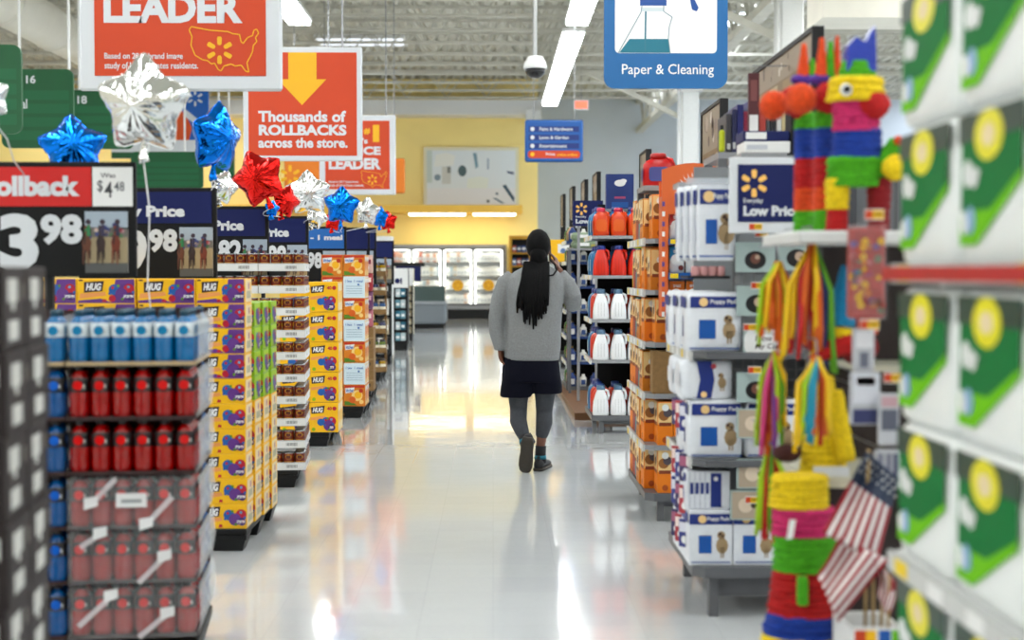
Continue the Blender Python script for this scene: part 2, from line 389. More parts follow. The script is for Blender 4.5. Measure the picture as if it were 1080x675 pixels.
# ------------------------------------------------------------------ hanging signs
def rods(r, xs, y, z0, z1=CEIL, t=.018, m=None):
    for x in xs:
        b = MB(); b.bar((x, y, z0), (x, y, z1), t, m or M_WIRE); b.build('hanging_rod', r)
US = [(.02, .93), (.06, .80), (.045, .62), (.10, .42), (.20, .33), (.27, .31), (.33, .24), (.37, .26), (.42, .13), (.46, .10), (.50, .2), (.60, .24), (.66, .20), (.74, .22), (.80, .10), (.845, .08),
      (.83, .2), (.82, .27), (.87, .4), (.90, .5), (.91, .62), (.96, .70), (.94, .78), (.985, .87), (.96, .95), (.92, .93), (.90, .82), (.83, .78), (.77, .66), (.74, .70), (.72, .84), (.62, .86), (.56, .9), (.3, .93), (.05, 1.0)]
def leader_sign(pxl, pxr, pyb, Y, label):
    x0, zb = XZ(pxl, pyb, Y); x1, _ = XZ(pxr, pyb, Y); wd = x1 - x0; h = wd * 1.04
    r = thing('hanging_sign', label, 'sign', ((x0 + x1) / 2, Y, zb))
    b = MB(); b.box(x0, x1, Y - .02, Y + .02, zb, zb + h, M_BORDER, .015); b.build('border', r)
    b = MB(); fx = wd * .087; fz = h * .07
    b.box(x0 + fx * .9, x1 - fx * .9, Y - .024, Y - .02, zb + fz, zb + h - fz, M_ORANGE_SIGN)
    f = Face(b, (x0 + fx * .9, Y - .024, zb + fz), (wd - fx * 1.8, 0, 0), (0, 0, h - 2 * fz), (0, -1, 0))
    f.text('#', .60, .80, .70, .89, M_YEL_SIGN, bold=.05); f.text('1', .74, .69, .84, .94, M_YEL_SIGN, bold=.06)
    f.text("America's", .05, .665, .66, .75, M_BORDER, bold=.035)
    f.text('PRICE', .30, .50, .86, .625, M_BORDER, bold=.045); f.text('LEADER', .055, .29, .865, .455, M_BORDER, bold=.045)
    f.text('Based on 2017 brand image', .058, .083, .515, .126, M_BORDER, bold=.02)
    f.text('study of United States residents.', .058, .028, .605, .075, M_BORDER, bold=.02)
    b.build('printed_panel', r)
    b = MB(); g = Face(b, f.o + f.u * .545 + f.v * .0, f.u * .42, f.v * .27, f.n)
    g.line(US, .022, M_YEL_SIGN, 4, True); g.spark(.44, .52, .28, M_YEL_SIGN, 4, .32)
    b.build('map_outline', r)
    rods(r, (x0 + .15, x1 - .15), Y, zb + h)
leader_sign(84.5, 298, 96, 8.45, 'large orange price leader sign hanging nearest, cut by the top edge')
leader_sign(337, 417.5, 205.5, 22.4, 'small orange price leader sign hanging behind the yellow arrow sign')
# arrow sign
Y = 14.5; x0, zb = XZ(257, 170, Y); x1, zt = XZ(382, 50, Y)
r = thing('hanging_sign', 'orange hanging sign with big yellow arrow pointing down', 'sign', ((x0 + x1) / 2, Y, zb))
b = MB(); b.box(x0, x1, Y - .02, Y + .02, zb, zt, M_BORDER, .012); b.build('border', r)
b = MB(); e = .055; b.box(x0 + e, x1 - e, Y - .024, Y - .02, zb + e, zt - e, M_ORANGE_SIGN)
f = Face(b, (x0 + e, Y - .024, zb + e), (x1 - x0 - 2 * e, 0, 0), (0, 0, zt - zb - 2 * e), (0, -1, 0))
f.text('Thousands of', .09, .325, .90, .435, M_BORDER, bold=.035); f.text('ROLLBACKS', .095, .195, .905, .30, M_BORDER, bold=.045); f.text('across the store.', .09, .075, .915, .175, M_BORDER, bold=.035)
b.build('printed_panel', r)
b = MB(); f = Face(b, f.o, f.u, f.v, f.n); f.poly([(.37, 1), (.37, .74), (.27, .74), (.495, .49), (.72, .74), (.63, .74), (.63, 1)], M_YEL_SIGN, 3); b.build('arrow', r)
rods(r, (x0 + .2, x1 - .2), Y, zt)
# plain orange board far behind
Y = 27.0; x0, zb = XZ(300, 204, Y); x1, zt = XZ(427, 167, Y)
r = thing('hanging_board', 'bright orange board hanging behind the small price leader sign', 'sign', ((x0 + x1) / 2, Y, zb))
b = MB(); b.box(x0, x1, Y - .03, Y + .03, zb, zt, mat('bright_orange_board', (246, 140, 48), .5), .03); b.build('board', r)
b = MB(); Face(b, (x0, Y - .03, zb), (x1 - x0, 0, 0), (0, 0, zt - zb), (0, -1, 0)).spark(.03 + .02, .5, .3, M_YEL_SIGN, 3); b.build('emblem', r)
rods(r, (x0 + .2, x1 - .2), Y, zt)
# green aisle signs
M_G2 = mat('lighter_green_band', (22, 108, 68), .55)
def green_sign(pxl, pxr, pyt, pyb, Y, label, num=None, word=None, rodx=(.25, .75)):
    x0, zb = XZ(pxl, pyb, Y); x1, zt = XZ(pxr, pyt, Y); wd = x1 - x0; h = zt - zb
    r = thing('aisle_sign', label, 'sign', ((x0 + x1) / 2, Y, zb))
    b = MB(); f = Face(b, (x0, Y, zb), (wd, 0, 0), (0, 0, h), (0, -1, 0)); rr = .1
    pts = []
    for cx, cz, a in ((wd - rr, rr, -90), (wd - rr, h - rr, 0), (rr, h - rr, 90), (rr, rr, 180)):
        for q in range(5): t = rad(a + 22.5 * q); pts.append((cx + rr * math.cos(t), cz + rr * math.sin(t)))
    b.slab(pts, (x0, Y, zb), (1, 0, 0), (0, 0, 1), (0, 1, 0), .05, M_GREEN_SIGN)
    for k in range(4): f.rect(.06, .1 + .17 * k, .94, .22 + .17 * k, M_G2, 2)
    b.build('panel', r)
    if num or word:
        b = MB(); f = Face(b, f.o, f.u, f.v, f.n)
        if num: f.text(num, *num_rect(num, pxl, pxr, pyt, pyb), M_BORDER, 4, bold=.03)
        if word: f.text(word, .28, .50, .36, .62, M_BORDER, 4, bold=.02)
        b.build('lettering', r)
    rods(r, [x0 + wd * k for k in rodx], Y, zt, m=M_WHITE, t=.03)
def num_rect(num, pxl, pxr, pyt, pyb):
    tx, ty = {'16': (28, 79.5), '18': (82, 101)}[num]; wd, h = 10, 8.5
    return ((tx - pxl) / (pxr - pxl), (pyb - ty - h) / (pyb - pyt), (tx + wd - pxl) / (pxr - pxl), (pyb - ty) / (pyb - pyt))
green_sign(-62, 22, 47, 141, 16, 'green aisle sign cut by the left edge of the frame', rodx=(.3,))
green_sign(2, 77, 73, 156, 20, 'green hanging aisle sign with number sixteen, behind the leftmost one', '16', 'al', (.26, .945))
green_sign(60, 140, 95, 157, 24, 'green hanging aisle sign with number eighteen, above the left blue balloon', '18', None, (.3,))
green_sign(138, 214, 160, 200, 27.5, 'low green sign seen between the blue oval and big silver balloons')
green_sign(226, 247, 156, 206, 29, 'small green sign edge right of the upright blue balloon')
# blue and orange department board with a spark
Y = 32.0; x0, zb = XZ(118, 167, Y); x1, zt = XZ(220, 96, Y)
r = thing('department_board', 'blue and orange board with white spark behind silver balloon', 'sign', ((x0 + x1) / 2, Y, zb))
b = MB(); b.box(x0, x1, Y - .04, Y + .04, zb, zt, mat('board_blue', (28, 104, 196), .5)); f = Face(b, (x0, Y - .04, zb), (x1 - x0, 0, 0), (0, 0, zt - zb), (0, -1, 0))
mo = mat('board_orange', (238, 98, 42), .5)
f.poly([(.3, .27), (.8, .27), (.83, .45), (.78, .62), (.7, .74), (.3, .74)], mo, 2); f.poly([(.45, 0), (.72, 0), (.8, .09), (.4, .09)], mo, 2)
f.poly([(0, 0), (.22, 0), (.3, .09), (0, .09)], M_GREEN_SIGN, 2); f.rect(.0, .09, 1, .27, M_BORDER, 3)
f.poly([(.74, .64), (.77, .72), (.96, .50), (.93, .43)], M_BORDER, 4); f.spark(.865, .89, .12, M_BORDER, 4, .25)
b.build('printed_panel', r); rods(r, (x0 + .2, x1 - .2), Y, zt)
# paper & cleaning sign
Y = 13.2; x0, zb = XZ(637, 93, Y); x1, zt = XZ(768, -60, Y); wd = x1 - x0; h = zt - zb
r = thing('hanging_sign', 'blue hanging sign for paper and cleaning aisle', 'sign', ((x0 + x1) / 2, Y, zb))
b = MB(); rr = .1; pts = []
for cx, cz, a in ((wd - rr, rr, -90), (wd - rr, h - rr, 0), (rr, h - rr, 90), (rr, rr, 180)):
    for q in range(7): t = rad(a + 15 * q); pts.append((cx + rr * math.cos(t), cz + rr * math.sin(t)))
b.slab(pts, (x0, Y, zb), (1, 0, 0), (0, 0, 1), (0, 1, 0), .05, M_SIGNBLUE); b.build('panel', r)
b = MB(); f = Face(b, (x0, Y, zb), (wd, 0, 0), (0, 0, h), (0, -1, 0))
pv = lambda x, y: ((x - 637) / 131, (93 - y) / 153)
a0, b0 = pv(648.5, 56); a1, b1 = pv(756.5, -52); f.rrect(a0, b0, a1, b1, .03, M_WHITE, 2); b.build('picture_panel', r)
b = MB(); f = Face(b, f.o, f.u, f.v, f.n); mg = mat('bottle_outline', (120, 150, 160), .4); mt = mat('teal_liquid_print', (0, 128, 150), .4); mb_ = mat('trigger_blue_print', (24, 80, 160), .4)
def pl(pts, m, l): f.poly([pv(x, y) for x, y in pts], m, l)
pl([(653, 55.6), (664, 41), (705, 41), (707, 55.6)], mt, 4)
f.line([pv(652, 56), pv(676, 13), pv(677, 6)], .006, mg, 5); f.line([pv(700, 6), pv(700, 12), pv(709, 18), pv(706, 28), pv(705, 41), pv(707, 56)], .006, mg, 5)
f.line([pv(681, 12), pv(680.5, 55)], .012, mat('dip_tube_print', (60, 130, 150), .4), 5)
pl([(675, 6), (703, 6), (703, -3), (701, -10), (677, -10), (675, -3)], mb_, 5); pl([(676, 8), (700, 8), (700, 12), (676, 12)], mat('clear_neck_print', (205, 215, 218), .4), 4)
pl([(730, 10), (735, 12), (737, 8), (731, -4), (727, -4)], mb_, 5); pl([(672, -18), (735, -18), (742, -30), (735, -40), (672, -40)], mb_, 5)
b.build('spray_bottle_picture', r)
b = MB(); f = Face(b, f.o, f.u, f.v, f.n); a0, b0 = pv(656, 81.5); a1, b1 = pv(753.5, 67.5); f.text('Paper & Cleaning', a0, b0, a1, b1, M_WHITE, 3, bold=.004); b.build('lettering', r)
rods(r, (x0 + .2, x1 - .2), Y, zt)
# blue directory sign
Y = 25.0; x0, zb = XZ(553.5, 171, Y); x1, zt = XZ(615, 126.5, Y); wd = x1 - x0; h = zt - zb
r = thing('hanging_sign', 'blue directory sign with three lines and an orange line', 'sign', ((x0 + x1) / 2, Y, zb))
b = MB(); b.box(x0, x1, Y - .03, Y + .03, zb, zt, mat('directory_blue', (16, 98, 178), .5), .03); b.build('panel', r)
b = MB(); f = Face(b, (x0, Y - .03, zb), (wd, 0, 0), (0, 0, h), (0, -1, 0)); md = mat('directory_dark_blue', (12, 48, 128), .5)
for k, t in enumerate(('Paint & Hardware', 'Lawn & Garden', 'Entertainment')):
    z = .77 - .2 * k; f.rect(.07, z - .055, .93, z + .075, md, 2); f.disc(.13, z + .01, .05, M_BORDER, 4); f.text(t, .25, z - .03, (.82, .75, .72)[k], z + .05, M_BORDER, 4, bold=.02)
f.rrect(.05, .09, .95, .27, .08, M_ORANGE_SIGN, 2); f.disc(.13, .18, .05, M_YEL_SIGN, 4); f.text('Pickup', .36, .14, .52, .22, M_BORDER, 4); f.text('online orders', .55, .14, .9, .21, M_YEL_SIGN, 4)
b.build('lines', r); rods(r, (x0 + .15, x1 - .15), Y, zt, t=.012)
# exit sign
Y = 40.0; x0, zb = XZ(605, 116, Y); x1, zt = XZ(621, 105.5, Y)
r = thing('exit_sign', 'small lit red exit sign near the bright strip light', 'sign', ((x0 + x1) / 2, Y, zb))
b = MB(); b.box(x0, x1, Y - .05, Y + .05, zb, zt, M_WHITE, .02); b.build('case', r)
b = MB(); b.box(x0 + .04, x1 - .04, Y - .06, Y - .05, zb + .04, zt - .04, mat('exit_glow', (255, 120, 90), .5, emit=.8)); b.build('lit_face', r)
rods(r, ((x0 + x1) / 2,), Y, zt)
# dome camera
Y = 18.0; c = W(564.5, 73, Y)
r = thing('dome_camera', 'white security dome camera with dark lower half on ceiling pole', 'camera', c)
b = MB(); b.lathe([(.03, c.z + .17), (.09, c.z + .155), (.135, c.z + .09), (.148, c.z + .02), (.148, c.z)], 20, M_WHITE, c.x, c.y); b.build('housing', r)
b = MB(); b.lathe([(.128, c.z + .005), (.122, c.z - .045), (.095, c.z - .085), (.05, c.z - .108), (.004, c.z - .113)], 20, mat('smoked_dome', (16, 16, 18), .12), c.x, c.y); b.build('dome', r)
b = MB(); b.tube([(c.x, c.y, c.z + .16), (c.x, c.y, CEIL)], .022, M_WHITE); b.build('pole', r)

# ------------------------------------------------------------------ back of the store
# wall picture
Y = 45.15; x0, zb = XZ(447, 219, Y); x1, zt = XZ(547, 155.5, Y); wd = x1 - x0; h = zt - zb
r = thing('wall_picture', 'large pale bathroom picture on the yellow wall', 'picture', ((x0 + x1) / 2, Y, zb))
b = MB(); b.box(x0, x1, Y - .06, Y, zb, zt, mat('picture_frame_cream', (226, 222, 196), .6)); b.build('frame', r)
b = MB(); e = .1; b.box(x0 + e, x1 - e, Y - .07, Y - .06, zb + e, zt - e, mat('picture_pale', (222, 230, 233), .5)); f = Face(b, (x0 + e, Y - .07, zb + e), (wd - 2 * e, 0, 0), (0, 0, h - 2 * e), (0, -1, 0))
f.rect(.0, .4, .06, 1, mat('picture_edge', (196, 208, 200), .5), 2); f.rect(0, 0, 1, .3, mat('picture_floor', (226, 228, 230), .5), 2); f.poly([(.08, .7), (.3, .72), (.32, .9), (.22, .96), (.1, .92)], mat('picture_lamp', (232, 234, 228), .5), 3)
f.rect(.17, .38, .27, .7, mat('picture_panel_grey', (204, 206, 200), .5), 3); f.rect(.23, .58, .27, .7, col((150, 154, 150)), 4); f.disc(.4, .62, .08, col((86, 112, 118)), 4, sq=1.3); f.disc(.12, .5, .06, col((150, 170, 186)), 3)
f.poly([(.45, .3), (.68, .3), (.7, .48), (.6, .52), (.46, .48)], mat('picture_bath', (226, 232, 222), .5), 3); f.poly([(.52, .95), (.56, .95), (.58, .7), (.55, .66)], col((140, 178, 196)), 3); f.poly([(.68, .85), (.7, .85), (.7, .65), (.68, .65)], col((168, 186, 206)), 3)
f.poly([(.85, .35), (.89, .37), (.99, .12), (.98, .04)], col((62, 92, 112)), 4); f.poly([(.9, .62), (.98, .6), (.98, .55), (.91, .58)], col((90, 106, 140)), 4); f.poly([(.74, .12), (.78, .12), (.88, .02), (.84, .02)], col((110, 140, 160)), 4); f.disc(.79, .2, .025, col((80, 110, 130)), 4); f.disc(.69, .06, .03, col((90, 110, 110)), 4)
b.build('print', r)
# lit cooler with glass doors
CY = 44.3
r = thing('cooler_case', 'white upright cooler with lit glass doors along the back wall', 'cooler', (-1.4, CY, 0))
xs = [XZ(p, 300, CY)[0] for p in (402, 434, 466.5, 499, 531.5)]; zc = [1.45 + (287 - p) * CY / 1500 for p in (325, 318, 262, 258)]
b = MB(); b.box(xs[0] - .05, xs[-1] + .05, CY, 45.15, zc[2], zc[3], M_STEEL_L); b.box(xs[0] - .05, xs[-1] + .05, 45.05, 45.15, 0, zc[2], M_WHITE); b.box(xs[0] - .05, xs[-1] + .05, CY, 45.05, .3, .42, M_STEEL_L); b.box(xs[-1], xs[-1] + .08, CY, 45.1, 0, zc[3], M_STEEL_L); b.build('carcass', r)
b = MB(); b.box(xs[0], xs[-1], CY - .15, 45, 0, .3, M_BLACK); b.build('kick_plate', r)
b = MB(); b.box(xs[0], xs[-1], CY - .2, CY, .3, .4, M_STEEL_L); b.build('bumper', r)
M_CGLOW = mat('cooler_lamp', (255, 255, 246), .5, emit=5.5)
M_GLASS = mat('cooler_glass', (235, 245, 245), .05, alpha=.08)
shz = [.47, .9, 1.33, 1.76]
for k in range(4):
    xa, xb = xs[k], xs[k + 1]
    b = MB(); t = .04
    for a0, a1, c0, c1 in ((xa, xa + t, .42, zc[2]), (xb - t, xb, .42, zc[2]), (xa, xb, .42, .42 + t), (xa, xb, zc[2] - t, zc[2])): b.box(a0, a1, CY - .03, CY + .02, c0, c1, M_STEEL)
    d = b.build('door', r)
    b = MB(); b.box(xa + t, xb - t, CY - .01, CY - .004, .46, zc[2] - t, M_GLASS); b.build('pane', d)
    b = MB(); b.bar((xb - .09, CY - .06, 1.0), (xb - .09, CY - .06, 1.5), .025, M_STEEL); b.build('handle', d)
    if k > 1:
        cxm = (xa + xb) / 2; b = MB(); g = Face(b, (cxm - .18, CY - .012, .86), (.36, 0, 0), (0, 0, .36), (0, -1, 0)); g.disc(.5, .5, .5, mat('yellow_sticker', (246, 190, 40), .5), 2); g.spark(.5, .5, .4, mat('amber_print', (232, 160, 20), .5), 3); b.build('sticker', d)
    for la, lb, lz0, lz1 in ((xa + .045, xa + .085, .46, zc[2] - .06), (xb - .085, xb - .045, .46, zc[2] - .06), (xa + .1, xb - .1, zc[2] - .06, zc[2] - .02)):
        b = MB(); b.box(la, lb, CY + .04, CY + .08, lz0, lz1, M_CGLOW); b.build('lamp', r)
    for z in shz:
        b = MB(); b.box(xa + .03, xb - .03, CY + .12, 45.0, z - .03, z, M_STEEL); b.build('shelf', r)
ctn = {}
def carton(c, w_, h_):
    k = (c, w_, h_)
    if k not in ctn:
        b = MB(); m = col(c, .5); b.box(-w_ / 2, w_ / 2, -.05, .05, 0, h_ * .82, m); b.slab([(-.05, h_ * .82), (.05, h_ * .82), (.005, h_), (-.005, h_)], (-w_ / 2, 0, 0), (0, 1, 0), (0, 0, 1), (1, 0, 0), w_, m)
        Face(b, (-w_ / 2, -.05, 0), (w_, 0, 0), (0, 0, h_), (0, -1, 0)).rect(.15, .2, .85, .5, col((200, 206, 210), .5), 1); ctn[k] = b.mesh('carton')
    return ctn[k]
side = ['leftmost', 'second', 'third', 'rightmost']
for k in range(4):
    for si, z in enumerate(shz):
        nn = 7
        for j in range(nn):
            x = xs[k] + .17 + j * (xs[k + 1] - xs[k] - .3) / (nn - 1)
            cc = (240, 240, 234)
            if k < 2 and si == 3: cc = RND.choice([(226, 120, 90), (236, 180, 150), (240, 236, 230)])
            elif RND.random() < .18: cc = RND.choice([(226, 210, 180), (190, 206, 214), (232, 196, 170)])
            put('carton', carton(cc, .105, RND.choice((.28, .32))), 'carton in %s cooler door, %s shelf up, %s from left' % (side[k], ORD[si + 1], ORD[j + 1]), 'carton', (x, CY + .2, z), 0, 'cartons in the lit cooler')
# yellow framed shelf beside the cooler
Y = 43.8; x0, _ = XZ(537, 300, Y); x1, zt = XZ(561, 252, Y)
r = thing('display_shelf', 'yellow wooden display shelf right of the cooler', 'shelf', ((x0 + x1) / 2, Y, 0)); mw = mat('yellow_wood', (216, 162, 66), .6, noise=.1)
for a in (x0, x1 - .08):
    b = MB(); b.box(a, a + .08, Y, Y + .5, 0, zt, mw); b.build('side_panel', r)
b = MB(); b.box(x0, x1, Y, Y + .5, zt, zt + .1, mw); b.build('top', r)
b = MB(); b.box(x0, x1, Y + .45, Y + .5, 0, zt, M_DARK); b.build('back_panel', r)
for z in (.2, .75, 1.2, 1.65, 2.05):
    b = MB(); b.box(x0 + .08, x1 - .08, Y, Y + .45, z - .04, z, mw); b.build('shelf', r)
bb = {}
for si, z in enumerate((1.2, 1.65, 2.05)):
    for j in range(4):
        cc = [(52, 84, 150), (92, 118, 170), (190, 90, 80), (44, 66, 120)][(si + j) % 4]
        if cc not in bb:
            b = MB(); b.box(-.06, .06, -.05, .05, 0, .22, col(cc), .015); Face(b, (-.06, -.05, 0), (.12, 0, 0), (0, 0, .22), (0, -1, 0)).rect(.1, .4, .9, .7, M_WHITE, 1); bb[cc] = b.mesh('packet')
        put('packet', bb[cc], 'small packet on yellow shelf, %s shelf up, %s from left' % (ORD[si + 3], ORD[j + 1]), 'packet', (x0 + .16 + j * .145, Y + .1, z), 0, 'packets on the yellow shelf')
# grey chest freezer
Y = 36.6; x0, _ = XZ(429, 330, Y); x1, zt = XZ(470, 302, Y); zr = 1.45 - (319 - 287) * Y / 1500
r = thing('chest_freezer', 'grey chest freezer with dark glass top before the coolers', 'freezer', ((x0 + x1) / 2, Y, 0)); mgf = mat('freezer_grey', (136, 144, 150), .45)
b = MB(); b.box(x0, x1, Y, Y + 1.6, .12, zr, mgf, .05); b.build('body', r)
b = MB(); b.box(x0 + .05, x1 - .05, Y + .06, Y + 1.5, 0, .12, M_BLACK); b.build('base', r)
b = MB(); b.box(x0, x1, Y - .03, Y + 1.62, zr - .05, zr + .03, mat('freezer_rim', (164, 170, 174), .4), .01); b.build('rim', r)
b = MB(); b.add([(x0 + .04, Y + .04, zr + .03), (x1 - .04, Y + .04, zr + .03), (x1 - .04, Y + .5, zt), (x0 + .04, Y + .5, zt)], [(0, 1, 2, 3)], mat('freezer_glass', (60, 74, 72), .08)); b.box(x0 + .04, x1 - .04, Y + .5, Y + 1.55, zr, zt, mat('freezer_lid', (50, 58, 58), .2)); b.build('lid', r)
# ================================================================== LEFT SIDE: PALLETS OF STOCK
def pallet_parts(wd, d, h=.12):
    b = MB(); b.box(-wd, 0, 0, d, h - .035, h, M_BLACK, .006); deck = b.mesh('deck')
    feet = []
    for i in range(3):
        for j in range(3):
            x1 = -i * (wd - .2) / 2 ; y0 = j * (d - .16) / 2
            b = MB(); k = .025
            b.loft([[(x1 - .2 + k, y0 + k, 0), (x1 - k, y0 + k, 0), (x1 - k, y0 + .16 - k, 0), (x1 - .2 + k, y0 + .16 - k, 0)], [(x1 - .2, y0, h - .035), (x1, y0, h - .035), (x1, y0 + .16, h - .035), (x1 - .2, y0 + .16, h - .035)]], M_BLACK, False)
            feet.append(('foot', b.mesh('foot')))
    b = MB(); b.box(-wd, 0, 0, .02, h - .06, h - .035, M_BLACK); rim = b.mesh('rim')
    return [('deck', deck), ('rim', rim)] + feet
PAL = pallet_parts(1.0, 1.05)
PAL_S = pallet_parts(1.0, .62)
def pallet(x, y, rz, label, P_=None):
    put_parts('plastic_pallet', P_ or PAL, label, 'pallet', (x, y, 0), rz, 'black plastic pallets')
    return frame((x, y, 0), rz)

# --- dark boxes nearest the camera, far left
m_db = mat('dark_brown_carton', (40, 31, 31), .6, noise=.1, spec=.3); m_dl = mat('label_off_white', (208, 208, 204), .5)
def dark_box():
    b = MB(); b.box(-.36, 0, 0, .25, 0, .190, m_db, .004); f = box_faces(b, -.36, 0, 0, .25, 0, .19)
    F_, R_ = f['F'], f['R']
    F_.rect(.80, .6, .95, .86, m_dl); F_.rect(.5, .55, .66, .8, m_dl); F_.rect(.88, .12, .93, .4, col((150, 144, 138))); F_.rect(.66, .1, .7, .4, col((150, 140, 120))); F_.rect(.14, .3, .36, .65, m_dl); F_.poly([(.7, .1), (.8, .1), (.84, .45), (.76, .4)], col((30, 28, 28)), 1)
    R_.rect(.2, .58, .62, .86, m_dl); R_.rect(.36, .48, .5, .58, m_dl); R_.rect(.24, .12, .66, .36, m_dl); R_.rect(.82, .6, .92, .8, col((120, 112, 104)), 1)
    return b.mesh('dark_box')
me = dark_box(); T = pallet(-1.075, 3.14, rad(7), 'black plastic pallet under the dark boxes, nearest on the left')
for c in range(2):
    for d in range(2 if c == 0 else 1):
        for k in range(7):
            p = T(-.005 - c * .365 + (.006 if k % 2 else 0), .01 + d * .255, .12 + k * .192)
            put('dark_box', me, 'dark brown carton with white labels, %s layer up, %s column, %s row' % (ORD[k + 1], ('right', 'left')[c], ('front', 'back')[d]), 'box', p, rad(7), 'dark cartons at the left edge')

# --- bottled drinks
def bottle_parts(kind):
    red = kind == 'red'; body = {'red': (170, 13, 22), 'blue': (18, 92, 160), 'aqua': (10, 118, 180)}[kind]
    mb_ = mat('drink_' + kind, body, .18, noise=.1, nscale=20, coat=.3)
    b = MB(); seg = 14
    prof = [(.026, 0), (.033, .006), (.0355, .02), (.0355, .045), (.034, .05), (.0355, .056), (.0355, .085), (.033, .092), (.0345, .1), (.0345, .128), (.031, .142), (.021, .158), (.014, .166), (.013, .172)]
    b.lathe(prof, seg, mb_); body_m = b.mesh('body')
    b = MB(); ml = {'red': mat('black_sleeve', (26, 22, 24), .3), 'blue': mat('black_sleeve', (26, 22, 24), .3), 'aqua': mat('white_sleeve', (214, 222, 226), .3)}[kind]
    b.lathe([(.0352, .094), (.0362, .096), (.036, .134), (.0335, .144)], seg, ml, cap=False)
    mc = {'red': mat('red_roundel', (232, 40, 36), .3), 'blue': mat('blue_roundel', (20, 110, 220), .3), 'aqua': mat('aqua_roundel', (0, 140, 190), .3)}[kind]
    for ang in (-90, 0):
        a = rad(ang); n_ = Vector((math.cos(a), math.sin(a), 0)); u = Vector((-math.sin(a), math.cos(a), 0))
        f = Face(b, n_ * .0365 - u * .018 + Vector((0, 0, .099)), u * .036, (0, 0, .036), n_); f.disc(.5, .5, .48, mc, 1)
        f.rect(.98, .25, 1.16, .6, m_dl, -2)
    lab = b.mesh('label')
    b = MB(); b.lathe([(.0165, .168), (.0165, .186), (.012, .19)], 12, {'red': mat('black_cap', (26, 24, 28), .35), 'blue': mat('black_cap', (26, 24, 28), .35), 'aqua': mat('teal_cap', (20, 74, 96), .35)}[kind]); cap = b.mesh('cap')
    return [('body', body_m), ('label', lab), ('cap', cap)]
BOT = {k: bottle_parts(k) for k in ('red', 'blue', 'aqua')}
X1, _ = XZ(206, 500, 5.06); RZ = rad(6)
T = pallet(X1, 5.06, RZ, 'black plastic pallet under the shrink wrapped drink bottles', PAL_S)
m_film = mat('shrink_film', (236, 240, 242), .12, alpha=.12, bump=.6, nscale=35)
m_film2 = mat('crumpled_film', (236, 240, 242), .15, alpha=.42, bump=1.0, nscale=60)
m_tray_shade = mat('dark_tray_and_shade', (56, 30, 30), .7)
def case_parts(tray_m, film, tags):
    ps = []; w_, d_, h_ = .443, .295, .192
    b = MB(); b.box(-w_, 0, 0, d_, 0, .006, tray_m); b.box(-w_, 0, -.002, .002, 0, .014, tray_m); b.box(-.002, .002, 0, d_, 0, .014, tray_m); ps.append(('tray', b.mesh('tray')))
    b = MB(); b.box(-w_ + .004, -.004, d_ - .004, d_ - .001, .006, .19, m_tray_shade); ps.append(('gap_shade', b.mesh('gap_shade')))  # dark sheet standing in for the shade behind the bottles
    if film:
        b = MB(); s_ = 6; vs = []
        def wv(i, j): return .004 * math.sin(i * 2.7 + j * 1.9)
        nx, nz = 16, 6
        for i in range(nx + 1):
            for j in range(nz + 1): vs.append((-w_ + w_ * i / nx, -.006 + wv(i, j), h_ * .97 * j / nz))
        b.add(vs, [(i * (nz + 1) + j, (i + 1) * (nz + 1) + j, (i + 1) * (nz + 1) + j + 1, i * (nz + 1) + j + 1) for i in range(nx) for j in range(nz)], m_film, True)
        fm = b.mesh('front_film')
        mw = mat('white_film_mark', (222, 222, 222), .5); subs = []
        for q in tags:
            b = MB(); f = Face(b, (-w_, -.012, 0), (w_, 0, 0), (0, 0, h_), (0, -1, 0)); subs.append(b)
            if q[0] == 'tag': f.rect(q[1], q[2], q[1] + .24, q[2] + .26, mw, 1); f.rect(q[1] + .04, q[2] + .08, q[1] + .2, q[2] + .15, col((170, 174, 176)), 2)
            else:
                x, z, x2, z2 = q[1:]; f.line([(x, z), (x2, z2)], .1, mat('film_stripe', (214, 206, 208), .5, alpha=.75), 1); f.poly([(x2 - .06, z2 - .12), (x2 + .05, z2 - .04), (x2 + .05, z2 + .14), (x2 - .06, z2 + .1)], mw, 2)
        ps.append(('front_film', fm, [('film_marking', q.mesh('film_marking')) for q in subs]))
    b = MB(); vs = []; ny, nz = 10, 5                               # crumpled film at the open end
    for i in range(ny + 1):
        for j in range(nz + 1): vs.append((.008 + .012 * abs(math.sin(i * 2.1 + j * 1.3)) * math.sin(math.pi * j / nz), d_ * i / ny, .01 + .17 * j / nz))
    b.add(vs, [(i * (nz + 1) + j, (i + 1) * (nz + 1) + j, (i + 1) * (nz + 1) + j + 1, i * (nz + 1) + j + 1) for i in range(ny) for j in range(nz)], m_film2, True)
    ps.append(('side_film', b.mesh('side_film')))
    return ps
m_tray_t = mat('tan_tray', (196, 174, 140), .7); m_tray_shade = mat('dark_tray_and_shade', (56, 30, 30), .7); m_tray_b = mat('blue_tray', (12, 96, 160), .5)
CASES = [case_parts(m_tray_shade, True, [('stripe', .08, .25, .34, .8), ('stripe', .55, .02, .78, .45)]), case_parts(m_tray_shade, True, [('stripe', .1, .7, .26, .95), ('stripe', .55, .02, .76, .5)]),
         case_parts(m_tray_shade, True, [('tag', .38, .42), ('stripe', .38, .95, .19, .5), ('stripe', .82, .6, .62, .1)]), case_parts(m_tray_shade, False, []), case_parts(m_tray_shade, False, []), case_parts(m_tray_t, False, [])]
LZ = .194
